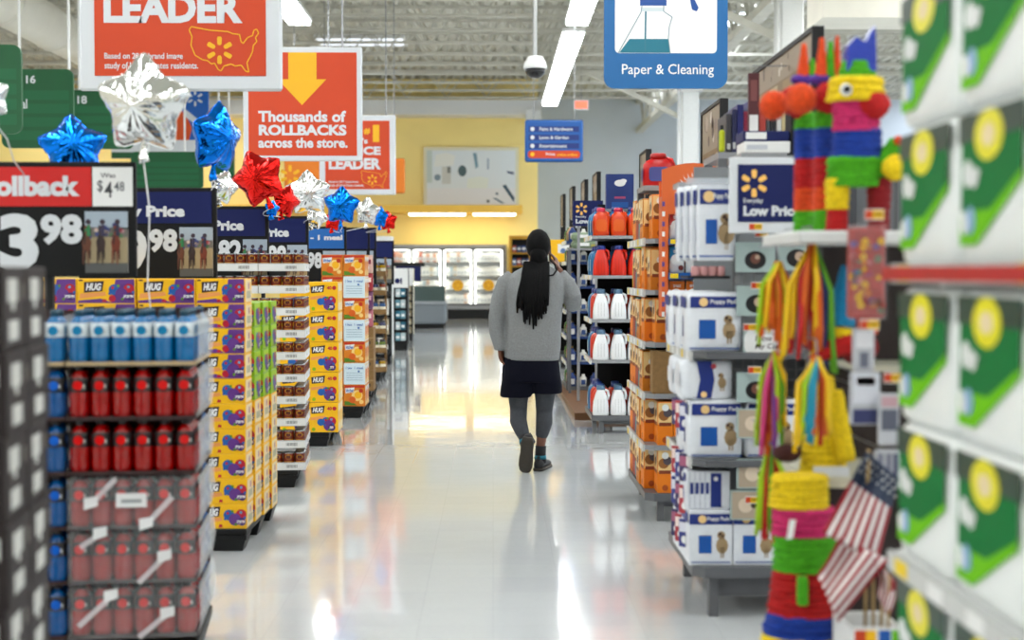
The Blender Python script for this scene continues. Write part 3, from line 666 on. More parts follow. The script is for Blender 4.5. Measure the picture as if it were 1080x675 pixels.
for k in range(6):
    z = .12 + .012 + k * LZ + (.018 if k else .018)
    for d in range(2):
        put_parts('bottle_case', CASES[k], 'shrink wrapped drink case tray, %s layer up, %s row, red stack' % (ORD[k + 1], ('front', 'back')[d]), 'bottle case', T(0, d * .297, z), RZ, 'drink cases')
    put_parts('bottle_case', CASES[k if k > 2 else 3], 'drink case tray left of the red stack, %s layer up' % ORD[k + 1], 'bottle case', T(-.452, 0, z), RZ, 'drink cases')
    zb = z + .007
    for i in range(8):
        for j in range(8):
            if not (j <= 1 or i == 0 or (k == 5 and j < 4 and i < 6)): continue
            kind = 'aqua' if k == 5 else ('blue' if (i > 5 or j > 3) else 'red')
            x = -.037 - .0735 * i - (.009 if i > 5 else 0); y = .037 + .0735 * j + (.003 if j > 3 else 0)
            nm = {'aqua': 'pale blue drink bottle', 'blue': 'dark blue drink bottle', 'red': 'red drink bottle'}[kind]
            put_parts('drink_bottle', BOT[kind], '%s, %s layer up, %s from aisle, %s from the front' % (nm, ORD[k + 1], ORD[i + 1], ORD[j + 1]), 'bottle', T(x, y, zb), RZ, kind + ' drink bottles')

# --- juice drink boxes
m_hy = mat('hug_yellow', (250, 196, 18), .4); m_hp = mat('hug_purple', (112, 62, 148), .4); m_hg = mat('hug_green', (150, 196, 30), .4); m_hb = mat('hug_banner', (48, 16, 40), .4)
m_hpe = mat('hug_peach', (248, 170, 110), .4); m_hred = mat('hug_red', (206, 44, 66), .4); m_hblue = mat('hug_blue', (50, 110, 190), .4); m_pale = mat('pale_print', (232, 214, 176), .5)
def cluster(f, cx, cy, r, l=2):
    f.disc(cx - r * .35, cy + r * .3, r * .6, m_hblue, l); f.disc(cx + r * .35, cy + r * .35, r * .6, m_hred, l + 1); f.disc(cx, cy - r * .2, r * .7, m_hp, l + 2); f.disc(cx + r * .4, cy - r * .45, r * .45, mat('hug_indigo', (72, 40, 118), .4), l + 3)
    for q in range(7): f.disc(cx + r * .8 * math.cos(q * 2.4) * .7, cy + r * .75 * math.sin(q * 2.4), r * .16, (m_hblue, m_hred, mat('hug_leaf', (110, 160, 60), .4), mat('hug_light_blue', (120, 180, 220), .4))[q % 4], l + 4, 8)
    f.text('75%', cx + r * .08, cy - r * .62, cx + r * .62, cy - r * .3, M_WHITE, l + 5, .04, .2)
def juice_box(kind, w_, d_, h_):
    base = {'yellow': m_hy, 'purple': m_hy, 'green': m_hg}[kind]
    b = MB(); b.box(-w_, 0, 0, d_, 0, h_, base, .003); fs = box_faces(b, -w_, 0, 0, d_, 0, h_)
    for key, f in (('F', fs['F']), ('R', fs['R'])):
        if key == 'F':
            if kind == 'purple':
                f.poly([(.58, .02), (.98, .02), (.98, .98), (.66, .98)], m_hp, 1); f.poly([(.02, .03), (.6, .03), (.4, .2), (.02, .12)], m_hp, 1); f.disc(.6, .2, .14, m_hred, 2)
            f.poly([(.04, .2), (.5, .32), (.48, .46), (.05, .4)], m_hpe, 1)
            f.poly([(.12, .44), (.43, .5), (.46, .9), (.12, .86)], m_hb, 3); f.text('HUG', .15, .52, .42, .82, M_WHITE, 5, .05, .25)
            cluster(f, .76, .45, .36, 4)
            f.rect(.03, .9, .1, .96, m_hb, 2); f.poly([(.42, .06), (.5, .06), (.5, .16), (.44, .18)], m_hred, 2)
        else:
            if kind == 'green': f.rect(.05, .04, .95, .96, mat('hug_lime', (176, 212, 60), .4), 1); cluster(f, .5, .42, .4, 3)
            else: f.rect(.06, .06, .94, .94, m_pale, 1); f.rect(.2, .2, .8, .5, col((190, 186, 160)), 2); f.disc(.5, .7, .15, col((198, 140, 160)), 3); f.rect(.7, .55, .86, .86, m_hy, 2)
    return b.mesh('juice_box')
HB = {(k, c): juice_box(k, (.252, .3)[c], .2, .1285) for k in ('yellow', 'purple', 'green') for c in (0, 1)}
T = pallet(W(260, 583, 7.35).x, 7.35, 0, 'black plastic pallet under the drink boxes behind the bottles')
for c in range(4):
    xo = 0 if c == 0 else -.256 - (c - 1) * .303
    for k in range(10):
        kind = 'purple' if k >= 6 else 'yellow'
        put('juice_box', HB[kind, 0 if c == 0 else 1], '%s juice drink box, %s row up, %s column from the aisle' % (kind if kind == 'yellow' else 'purple and yellow', ORD[k + 1], ORD[c + 1]), 'box', T(xo + RND.uniform(-.004, .004), .005, .12 + k * .1298), 0, 'juice drink boxes on the second pallet')
for d in range(3):
    for k in range(9):
        kind = 'green' if k >= 5 else 'yellow'
        put('juice_box', HB[kind, 0], '%s juice drink box end, %s row up, %s stack back along the aisle' % (kind, ORD[k + 1], ORD[d + 1]), 'box', T(.012 + .012 * d, .215 + d * .205, .12 + k * .1298), 0, 'juice drink boxes on the second pallet')

# --- canned goods
def can_mesh():
    b = MB(); mr = mat('can_label_red', (120, 30, 18), .35, noise=.2, nscale=30); my = mat('can_gold', (214, 170, 70), .4); mo = mat('can_food_print', (196, 88, 40), .4); mm = mat('tin', (180, 180, 182), .25, metal=1)
    b.lathe([(.034, 0), (.0372, .002), (.0372, .006), (.0365, .008), (.0365, .105), (.0372, .107), (.0372, .111), (.035, .113)], 16, mr, mats=[mm, mm, mm, mr, mm, mm, mm])
    for ang in (-90, 0):
        for da, hw in ((0, 1),):
            pts = []
            for q in range(12):
                t = 2 * math.pi * q / 12; aa = rad(ang) + .62 * math.cos(t); pts.append((.0371 * math.cos(aa), .0371 * math.sin(aa), .083 + .017 * math.sin(t)))
            b.add(pts, [tuple(range(12))], my)
            seg = 6
            for z0, z1, m in ((.012, .048, mo), (.05, .054, my), (.079, .087, mat('can_dark_print', (70, 16, 14), .4))):
                hw_ = .75 if m is not my else .9
                if z0 > .07: hw_ = .42
                v = []
                for q in range(seg + 1):
                    aa = rad(ang) - hw_ + 2 * hw_ * q / seg; rr = .0368 if z0 < .07 else .0378
                    v += [(rr * math.cos(aa), rr * math.sin(aa), z0), (rr * math.cos(aa), rr * math.sin(aa), z1)]
                b.add(v, [(2 * q, 2 * q + 2, 2 * q + 3, 2 * q + 1) for q in range(seg)], m)
    return b.mesh('food_can')
def tray_mesh(n_, m_):
    b = MB(); w_ = n_ * .0755 + .006; d_ = m_ * .0755 + .006; mw = mat('white_tray_card', (222, 224, 224), .6); h_ = .052
    b.box(-w_, 0, 0, d_, 0, .004, mw); b.box(-w_, 0, 0, .003, 0, h_, mw); b.box(-.003, 0, 0, d_, 0, h_, mw); b.box(-w_, 0, d_ - .003, d_, 0, h_, mw); b.box(-w_, -w_ + .003, 0, d_, 0, h_, mw)
    for f in (Face(b, (-w_, 0, 0), (w_, 0, 0), (0, 0, h_), (0, -1, 0)), Face(b, (0, 0, 0), (0, d_, 0), (0, 0, h_), (1, 0, 0))):
        f.rect(.03, .88, .97, .93, col((190, 192, 192)), 1)
        for q in range(11): f.rect(.58 + q * .022, .3, .59 + q * .022 + (.006 if q % 3 else 0), .7, col((150, 152, 152)), 1)
    return b.mesh('tray')
CAN = can_mesh(); TR = tray_mesh(4, 4); RZ = rad(4.5)
T = pallet(W(314, 515, 9.54).x, 9.54, RZ, 'black plastic pallet under the canned food')
xoff = W(322, 400, 9.54).x - W(314, 515, 9.54).x
for k in range(10):
    z = .12 + k * .1485
    for c in range(2):
        for d in range(2 if c == 0 else 1):
            put('can_tray', TR, 'white cardboard can tray, %s layer up, %s stack, %s row' % (ORD[k + 1], ('aisle side', 'inner')[c], ('front', 'back')[d]), 'tray', T(xoff - c * .311, d * .311, z), RZ, 'can trays')
    for i in range(8):
        for j in range(8):
            if not (j == 0 or i == 0): continue
            x = xoff - .041 - .0755 * i - (.007 if i > 3 else 0); y = .041 + .0755 * j + (.008 if j > 3 else 0)
            put('food_can', CAN, 'red brown food can, %s layer up, %s from aisle, %s from the front' % (ORD[k + 1], ORD[i + 1], ORD[j + 1]), 'can', T(x, y, z + .005), RZ, 'food cans')
# a small loose carton at the foot of the cans
# --- larger yellow drink boxes
def big_box():
    w_, d_, h_ = .24, .2, .247; b = MB(); b.box(-w_, 0, 0, d_, 0, h_, m_hy, .003); fs = box_faces(b, -w_, 0, 0, d_, 0, h_); f = fs['F']
    f.poly([(.05, .4), (.6, .46), (.56, .56), (.05, .5)], m_hpe, 1); f.poly([(.08, .62), (.5, .66), (.54, .9), (.06, .84)], m_hb, 2); f.text('HUG', .12, .67, .48, .84, M_WHITE, 4, .05, .25); f.text('40', .62, .74, .78, .86, m_hred, 3, .04); f.disc(.87, .8, .07, m_hred, 2)
    cluster(f, .68, .28, .26, 3); f.disc(.4, .34, .12, m_hblue, 2); f.disc(.15, .1, .06, m_hg, 2)
    g = fs['R']; g.rect(.05, .05, .95, .95, m_pale, 1); g.rect(.2, .3, .8, .7, m_hy, 2)
    return b.mesh('juice_box_large')
BB = big_box(); xr = W(357, 400, 11.8).x
T = pallet(W(347, 471, 11.8).x, 11.8, 0, 'black plastic pallet under the tall yellow drink boxes'); xo = xr - W(347, 471, 11.8).x
for c in range(2):
    for k in range(5):
        put('juice_box_large', BB, 'tall yellow juice drink box, %s row up, %s column' % (ORD[k + 1], ('aisle side', 'inner')[c]), 'box', T(xo - c * .245 + RND.uniform(-.004, .004), 0, .12 + k * .2505), 0, 'tall yellow drink boxes')
for k in range(5):
    put('juice_box_large', BB, 'tall yellow juice drink box in back stack, %s row up' % ORD[k + 1], 'box', T(xo - .01, .21, .12 + k * .2505), 0, 'tall yellow drink boxes')

# --- meal kit boxes, alternating pictures and white labels
m_or = mat('meal_orange', (232, 110, 40), .45); m_cream = mat('meal_cream', (240, 206, 140), .45); m_lb = mat('label_pale_blue', (206, 222, 230), .5)
def meal_box(kind):
    w_, d_, h_ = .212, .2, .212; b = MB(); b.box(-w_, 0, 0, d_, 0, h_, mat('meal_box_base', (232, 140, 60), .45) if kind == 'pic' else M_WHITE, .003); fs = box_faces(b, -w_, 0, 0, d_, 0, h_); f = fs['F']
    if kind == 'pic':
        f.rect(.03, .86, .97, .97, mat('meal_red', (208, 60, 40), .45), 1); f.poly([(.08, .6), (.45, .66), (.5, .88), (.06, .84)], M_WHITE, 2); f.text('kitchen', .1, .66, .46, .82, m_hblue, 4, .03)
        f.disc(.62, .5, .26, m_cream, 2); f.disc(.66, .52, .17, mat('pasta_yellow', (246, 186, 40), .45), 3); f.disc(.4, .3, .16, m_or, 3); f.poly([(.03, .04), (.6, .04), (.4, .2), (.03, .24)], mat('leaf_green_print', (92, 140, 52), .45), 2); f.disc(.82, .2, .1, m_cream, 4); f.disc(.8, .72, .1, mat('meal_red', (208, 60, 40), .45), 4)
    else:
        f.rect(.02, .02, .98, .98, m_lb, 1); f.text('1 box', .1, .72, .4, .84, m_hblue, 3); f.text('1 meal', .5, .72, .9, .84, m_hblue, 3)
        for q in range(4): f.rect(.12, .2 + q * .11, .88, .225 + q * .11, col((150, 178, 196)), 2)
        f.disc(.7, .62, .05, m_hblue, 3)
    g = fs['R']; g.rect(.05, .05, .95, .95, m_cream, 1); g.disc(.5, .5, .3, m_or, 2); g.rect(.1, .7, .9, .9, M_WHITE, 2)
    return b.mesh('meal_box')
MBX = {k: meal_box(k) for k in ('pic', 'label')}
Y = 14.1; xr = W(385, 350, Y).x; T = pallet(W(383, 441, Y).x, Y, 0, 'black plastic pallet under the orange meal boxes'); xo = xr - W(383, 441, Y).x
for c in range(2):
    for d in range(2 if c == 0 else 1):
        for k in range(7):
            kind = 'label' if (c == 0 and k in (1, 3, 5)) else 'pic'
            put('meal_box', MBX[kind], '%s meal box, %s row up, %s column, %s stack' % ('white labelled' if kind == 'label' else 'orange pasta picture', ORD[k + 1], ('aisle side', 'inner')[c], ('front', 'back')[d]), 'box', T(xo - c * .217, d * .205, .12 + k * .215), 0, 'meal boxes')
# --- brown cartons with pink bags on top
Y = 15.9; T = pallet(W(391, 424, Y).x, Y, 0, 'black plastic pallet under brown cartons and pink bags'); xo = W(394, 400, Y).x - W(391, 424, Y).x
b = MB(); b.box(-.32, 0, 0, .3, 0, .235, M_CARD, .004); f = box_faces(b, -.32, 0, 0, .3, 0, .235)['F']; f.rect(0, .46, 1, .54, mat('parcel_tape', (178, 148, 104), .4), 1); f.rect(.7, .2, .9, .36, col((90, 70, 50)), 1); CB = b.mesh('brown_carton')
for c in range(2):
    for k in range(3): put('brown_carton', CB, 'plain brown carton, %s up, %s stack, behind the meal boxes' % (ORD[k + 1], ('aisle side', 'inner')[c]), 'carton', T(xo - c * .325, 0, .12 + k * .238), 0, 'brown cartons')
def bag_mesh(c1, c2, w_=.15, h_=.2, d_=.09):
    b = MB(); m1 = col(c1, .35); rings = []
    for z, k, kd in ((0, .9, .75), (.15, 1, 1), (.5, 1, 1), (.82, .96, .7), (.94, .98, .12), (1, 1, .1)):
        rings.append([(w_ / 2 * k * math.copysign(abs(math.cos(t)) ** .5, math.cos(t)), d_ / 2 * kd * math.copysign(abs(math.sin(t)) ** .7, math.sin(t)), h_ * z) for t in [2 * math.pi * j / 12 for j in range(12)]])
    b.loft(rings, m1, True); f = Face(b, (-w_ / 2, -d_ / 2 - .001, 0), (w_, 0, 0), (0, 0, h_), (0, -1, 0)); f.rect(.14, .5, .86, .75, col(c2, .4), 1); f.disc(.5, .3, .16, M_WHITE, 1)
    g = Face(b, (w_ / 2 + .001, -d_ / 2, 0), (0, d_, 0), (0, 0, h_), (1, 0, 0)); g.rect(.2, .4, .8, .7, col(c2, .4), 1)
    return b.mesh('snack_bag')
BG = [bag_mesh((206, 120, 136), (240, 220, 214)), bag_mesh((120, 60, 110), (226, 180, 190)), bag_mesh((190, 50, 60), (246, 230, 220)), bag_mesh((226, 190, 176), (150, 60, 80))]
for k in range(4):
    for c in range(3):
        put('snack_bag', BG[(k + c * 2) % 4], 'pink or purple snack bag, %s layer up, %s from the aisle' % (ORD[k + 1], ORD[c + 1]), 'bag', T(xo - .08 - c * .16, .06, .12 + .714 + k * .202), 0, 'snack bags on the brown cartons')
# --- jars in cut trays
Y = 18.9; T = pallet(W(402, 402, Y).x, Y, 0, 'black plastic pallet under trays of jars, far left side'); xo = W(407, 380, Y).x - W(402, 402, Y).x
def jar_mesh(c):
    b = MB(); m = col(c, .2); ml = col((232, 224, 200), .4); mc = col((60, 56, 60), .35)
    b.lathe([(.04, 0), (.045, .01), (.045, .03), (.0455, .031), (.0455, .1), (.045, .101), (.045, .13), (.036, .145), (.036, .147), (.038, .148), (.038, .17), (.034, .172)], 12, m, mats=[m, m, m, ml, m, m, m, mc, mc, mc, mc]); return b.mesh('jar')
JR = [jar_mesh(c) for c in ((190, 150, 40), (60, 96, 150), (110, 130, 60), (150, 60, 40), (70, 70, 110))]
b = MB(); b.box(-.3, 0, 0, .2, 0, .006, M_CARD); b.box(-.3, 0, 0, .004, 0, .07, M_CARD); b.box(-.004, 0, 0, .2, 0, .07, M_CARD); b.box(-.3, -.296, 0, .2, 0, .07, M_CARD); b.box(-.3, 0, .196, .2, 0, .07, M_CARD); b.box(-.3, 0, .15, .2, .17, .176, M_CARD); b.box(-.3, -.27, .15, .2, 0, .25, M_CARD); b.box(-.03, 0, .15, .2, 0, .25, M_CARD); JT = b.mesh('jar_tray')
for k in range(6):
    z = .12 + k * .255
    put('jar_tray', JT, 'cut cardboard jar tray, %s layer up, far left pallet' % ORD[k + 1], 'tray', T(xo, 0, z), 0, 'jar trays')
    for c in range(3): put('jar', JR[(k * 2 + (0 if k % 2 else c)) % 5], 'glass jar, %s layer up, %s from the aisle, far left pallet' % (ORD[k + 1], ORD[c + 1]), 'jar', T(xo - .05 - c * .095, .055, z + .007), 0, 'jars')
# --- tall white display, then the wrapped drink column and the cream column further back
def display_tower(pxl, pxr, pyt, pyb, Y, m1, label, head=None, n_=6, m2=None, depth=.5):
    x0, zt = XZ(pxl, pyt, Y); x1, _ = XZ(pxr, pyb, Y)
    r = thing('display_tower', label, 'display', ((x0 + x1) / 2, Y, 0))
    b = MB(); b.box(x0 + .02, x1 - .02, Y + .02, Y + depth, 0, .14, M_BLACK); b.build('base', r)
    b = MB(); b.box(x0, x1, Y + .1, Y + depth, .14, zt, m1); b.build('body', r)
    zs = .14
    for k in range(n_):
        b = MB(); b.box(x0, x1, Y, Y + .1, .14 + k * (zt - .5) / n_, .17 + k * (zt - .5) / n_, M_DARK); s_ = b.build('shelf', r)
    for a in (x0, x1 - .025):
        b = MB(); b.box(a, a + .025, Y, Y + .1, .14, zt - .36, M_DARK); b.build('side_post', r)
    b = MB(); b.box(x0, x1, Y - .01, Y + .1, zt - .36, zt, M_WHITE); f = Face(b, (x0, Y - .01, zt - .36), (x1 - x0, 0, 0), (0, 0, .36), (0, -1, 0))
    if head: f.disc(.3, .35, .14, head, 1); f.rect(.5, .2, .62, .5, head, 1)
    b.build('header', r)
    return x0, x1, zt
def fill_tower(x0, x1, zt, Y, n_, cols, nm):
    for k in range(n_):
        z = .172 + k * (zt - .5) / n_; hh = (zt - .5) / n_ - .05
        wv = (x1 - x0 - .07) / 2
        for c in range(2):
            cc = cols[(k + c) % len(cols)]; key = ('pk', cc, round(wv, 3), round(hh, 3))
            if key not in bb:
                b = MB(); b.box(-wv / 2 + .004, wv / 2 - .004, -.04, .04, 0, hh, col(cc, .4), .012); Face(b, (-wv / 2, -.041, 0), (wv, 0, 0), (0, 0, hh), (0, -1, 0)).rect(.2, .3, .8, .6, M_WHITE, 1); bb[key] = b.mesh('packet')
            put('packet', bb[key], 'packet in %s, %s shelf up, %s side' % (nm, ORD[k + 1], ('left', 'right')[c]), 'packet', (x0 + .035 + wv * (c + .5), Y + .05, z), 0, 'packets in ' + nm)
Y = 22.2; a = display_tower(394.5, 413, 249, 385, Y, mat('tower_white', (220, 222, 222), .5), 'tall white display tower beside the far jar pallet', M_DARK, 5); fill_tower(*a, Y, 5, [(226, 224, 218), (60, 60, 66), (210, 196, 170)], 'tall white tower')
Y = 26.4; a = display_tower(414.5, 430, 283, 369, Y, M_DARK, 'black framed display tower with teal packets, left of freezer', M_NAVY, 5); fill_tower(*a, Y, 5, [(120, 170, 186), (196, 210, 214), (64, 130, 156)], 'teal tower')
Y = 29.8; a = display_tower(421, 435.5, 283, 360, Y, mat('tower_cream', (214, 206, 184), .5), 'cream display tower just left of the chest freezer', None, 6); fill_tower(*a, Y, 6, [(214, 200, 160), (196, 178, 140)], 'cream tower')
Y = 31.0; x0, zb = XZ(417, 297, Y); x1, zt = XZ(444, 277, Y)
r = thing('floor_sign', 'navy blue price sign above the grey chest freezer', 'sign', ((x0 + x1) / 2, Y, 0))
b = MB(); b.box(x0, x1, Y - .02, Y + .02, zb, zt - .08, M_NAVY); b.build('panel', r)
b = MB(); b.box(x0 - .05, x1 + .08, Y - .03, Y + .03, zt - .08, zt, M_DARK); b.build('top_rail', r)
b = MB(); b.bar((x1 - .3, Y + .05, 0), (x1 - .3, Y + .05, zt), .04, M_DARK); b.build('pole', r)

# ------------------------------------------------------------------ price signs on poles
M_PANEL = mat('price_panel_black', (16, 17, 19), .6, spec=.25); M_ROLLRED = mat('rollback_red', (226, 42, 36), .45)
def horse_print(f):
    """flat print: horses and riders racing on sand"""
    f.rect(0, 0, 1, 1, col((176, 160, 128)), 1); f.rect(0, .72, 1, 1, col((176, 190, 204)), 2); f.rect(0, .58, 1, .74, col((120, 116, 110)), 2); f.rect(0, 0, 1, .16, col((96, 98, 98)), 2)
    rr = random.Random(3)
    for q in range(16): f.disc(rr.uniform(.05, .95), rr.uniform(.58, .8), .035, col(rr.choice([(190, 70, 80), (90, 130, 90), (220, 200, 190), (70, 80, 140), (200, 150, 160)])), 3, 8)
    for cx, hc, jc in ((.04, (110, 62, 40), (60, 140, 90)), (.37, (58, 36, 32), (52, 48, 84)), (.72, (128, 56, 34), (44, 44, 72))):
        hm = col(hc); hd = col(tuple(int(v * .6) for v in hc))
        f.poly([(cx - .08, .34), (cx + .08, .34), (cx + .11, .5), (cx + .06, .6), (cx - .06, .6), (cx - .11, .5)], hm, 4)
        f.poly([(cx - .04, .58), (cx + .04, .58), (cx + .02, .76), (cx - .05, .78)], hm, 5); f.poly([(cx - .065, .62), (cx - .01, .6), (cx - .03, .46), (cx - .075, .48)], hd, 6)
        for dx, z1 in ((-.075, .14), (-.03, .2), (.035, .13), (.075, .22)): f.poly([(cx + dx - .022, .37), (cx + dx + .022, .37), (cx + dx * 1.1 + .012, z1), (cx + dx * 1.1 - .012, z1)], hd if z1 > .15 else hm, 5)
        f.poly([(cx + .0, .6), (cx + .1, .6), (cx + .085, .78), (cx + .02, .78)], col(jc), 6); f.disc(cx + .045, .83, .045, col((60, 44, 60)), 7, 10); f.poly([(cx - .05, .66), (cx + .03, .7), (cx + .03, .75), (cx - .04, .7)], col(jc), 7)
POLES = []
def price_sign(pxr, pyt, pyb, Y, yaw, label, head, head_m, texts, wd=.74, was=None, price_y=None, pic=True, rightpad=.0):
    xr, zt = XZ(pxr, pyt, Y); _, zb = XZ(pxr, pyb, Y); h = zt - zb
    ro = thing('price_sign', label, 'sign', (xr - wd / 2 * math.cos(yaw), Y - wd / 2 * math.sin(yaw), 0), yaw); ZF = .121 if 7 < Y < 15 else 0
    POLES.append((xr - wd / 2, Y, zt))
    def part(name, b, par=ro):
        o = bpy.data.objects.new(name, b.mesh(name)); C.objects.link(o); o.parent = par; return o
    x0, x1 = -wd / 2, wd / 2
    b = MB(); b.box(x0, x1, -.012, .012, zb, zt, M_PANEL, .004); part('board', b)
    b = MB(); hh = h * .345; zh = zt - hh - .02
    xe = x1 - .025 if not was else x1 - .185
    b.box(x0 + .02, xe, -.016, -.012, zh, zt - .022, head_m)
    f = Face(b, (x0, -.016, zh), (wd, 0, 0), (0, 0, hh), (0, -1, 0))
    for t, a0, a1, c0, c1 in head: f.text(t, a0, c0, a1, c1, M_BORDER, 2, .05)
    part('header', b)
    if was:
        b = MB(); b.box(x1 - .18, x1 - .012, -.016, -.012, zh, zt - .022, M_WHITE); f = Face(b, (x1 - .18, -.016, zh), (.168, 0, 0), (0, 0, hh), (0, -1, 0))
        f.text('Was', .2, .72, .58, .84, col((120, 120, 124)), 2); f.text('$', .12, .34, .26, .66, col((110, 112, 118)), 2, .01); f.text('4', .3, .22, .5, .62, col((70, 72, 78)), 2, .01); f.text('48', .54, .38, .8, .62, col((110, 112, 118)), 2, .01); part('was_price_card', b)
    b = MB(); f = Face(b, (x0, -.0135, zb), (wd, 0, 0), (0, 0, h - hh - .03), (0, -1, 0))
    for t, a0, a1, c0, c1 in texts: f.text(t, a0, c0, a1, c1, M_BORDER, 2, .045)
    part('price_digits', b)
    if pic:
        b = MB(); a = .655 if was or wd > .7 else .6; q = (h - hh - .03); b.box(x0 + wd * pic[0], x0 + wd * pic[1], -.015, -.012, zb + q * .06, zb + q * .96, M_WHITE)
        f = Face(b, (x0 + wd * pic[0], -.015, zb + q * .06), (wd * (pic[1] - pic[0]), 0, 0), (0, 0, q * .9), (0, -1, 0)); horse_print(f); part('photo_print', b)
    b = MB(); b.box(-.016, .016, .012, .04, ZF, zt - .02, M_DARK); part('pole', b)
    b = MB(); b.box(-.16, .16, -.0, .14, ZF, ZF + .015, M_DARK); part('foot_plate', b)
    return ro
# nearest: rollback
price_sign(143.5, 171, 292, 6.05, rad(0), 'black price sign with red rollback header, nearest on the left', [('Rollback', .13, .69, .25, .77)], M_ROLLRED,
           [('3', .235, .455, .1, .93), ('98', .465, .70, .47, .92)], .75, True, pic=(.715, .955))
price_sign(228.5, 198, 295, 7.62, rad(-4), 'black price sign with blue header above the drink boxes', [('Low Price', .22, .775, .2, .56)], M_NAVY, [('9', .33, .5, .1, .92), ('98', .515, .72, .5, .93)], .75, pic=(.735, .975))
price_sign(283.5, 217.5, 300, 9.95, rad(0), 'black price sign with blue header above the canned food', [('Low Price', .24, .78, .2, .58)], M_NAVY, [('82', .55, .76, .5, .95)], .78, pic=(.77, .985))
price_sign(325.5, 228, 300, 12.05, rad(0), 'black price sign with blue header above tall yellow drink boxes', [('Low Price', .25, .79, .22, .6)], M_NAVY, [('88', .555, .76, .45, .95)], .78, pic=(.77, .985))
price_sign(365.5, 239, 300, 14.55, rad(0), 'price sign with light blue one meal header above meal boxes', [('team - 1 meal', .25, .95, .42, .68)], mat('light_header_blue', (24, 112, 196), .45), [('98', .5, .69, .45, .92)], .8, pic=(.7, .98))
price_sign(390, 240, 300, 17.2, rad(0), 'blue header price sign behind the meal boxes', [('Low Price', .1, .62, .2, .55)], M_NAVY, [('4', .3, .5, .35, .9)], .8, pic=(.55, .95))
price_sign(397, 240, 300, 18.6, rad(0), 'blue header price sign second to last on the left', [('Low Price', .1, .62, .2, .55)], M_NAVY, [('6', .3, .5, .35, .9)], .8, pic=(.55, .95))
price_sign(415.5, 254, 300, 21.9, rad(0), 'blue header price sign furthest back on the left', [('Low Price', .1, .62, .2, .55)], M_NAVY, [('2', .3, .5, .35, .9)], .8, pic=(.55, .95))

# ------------------------------------------------------------------ foil balloons
def foil(name, rgb):
    m = bpy.data.materials.new(name); m.use_nodes = True; nt = m.node_tree; b = nt.nodes['Principled BSDF']
    b.inputs['Base Color'].default_value = lin(rgb); b.inputs['Metallic'].default_value = 1; b.inputs['Roughness'].default_value = .14
    tc = nt.nodes.new('ShaderNodeTexCoord'); n = nt.nodes.new('ShaderNodeTexNoise'); n.inputs['Scale'].default_value = 14; n.inputs['Detail'].default_value = 1.5; n.inputs['Distortion'].default_value = 1.2
    nt.links.new(tc.outputs['Object'], n.inputs['Vector']); bp = nt.nodes.new('ShaderNodeBump'); bp.inputs['Strength'].default_value = .35; bp.inputs['Distance'].default_value = .03
    nt.links.new(n.outputs['Fac'], bp.inputs['Height']); nt.links.new(bp.outputs['Normal'], b.inputs['Normal']); return m
FOIL = {'silver': foil('silver_foil', (226, 228, 228)), 'blue': foil('blue_foil', (16, 112, 214)), 'red': foil('red_foil', (214, 34, 30))}
def star_mesh(R, fm, seed):
    rr = random.Random(seed); nA, nR = 80, 12; b = MB(); vs = []; fs = []
    rv = .645; s36 = math.sin(rad(36))
    def rad_at(a):                                                   # straight-sided star with blunted tips
        t = (a - math.pi / 2) / (2 * math.pi / 5); t = abs(t - round(t)) * rad(72)
        q = rv * s36 / (math.sin(t) + rv * math.sin(rad(36) - t))
        return R * (q - .22 * max(0, q - .80) - .9 * max(0, q - .80) ** 2)
    ph = [rr.uniform(0, 6) for _ in range(4)]
    for side in (-1, 1):
        for k in range(nR + 1):
            q = k / nR
            for j in range(nA):
                a = 2 * math.pi * j / nA; ro = rad_at(a); rq = ro * q
                h = .47 * R * (1 - q ** 2.4) ** .6 * (1 - .34 * q * ro / R)
                h += .022 * R * math.sin(a * 15 + ph[0]) * q ** 2 * (1 - q) * 4
                wz = 1 + (.012 * math.sin(a * 25 + ph[1]) if k == nR else 0)
                vs.append((rq * wz * math.cos(a), side * max(h, 0), rq * wz * math.sin(a)))
    for s_ in range(2):
        o = s_ * (nR + 1) * nA
        for k in range(nR):
            for j in range(nA):
                f = (o + k * nA + j, o + k * nA + (j + 1) % nA, o + (k + 1) * nA + (j + 1) % nA, o + (k + 1) * nA + j)
                fs.append(f if s_ == 0 else f[::-1])
    b.add(vs, fs, fm, True)
    # flat welded seam
    k = nR * nA; ed = [vs[k + j] for j in range(nA)]
    b.add([(x, -.001, z) for x, y, z in ed] + [(x * 1.035, 0, z * 1.035) for x, y, z in ed] , [(j, (j + 1) % nA, nA + (j + 1) % nA, nA + j) for j in range(nA)], fm, True)
    me = b.mesh('foil_star'); return me
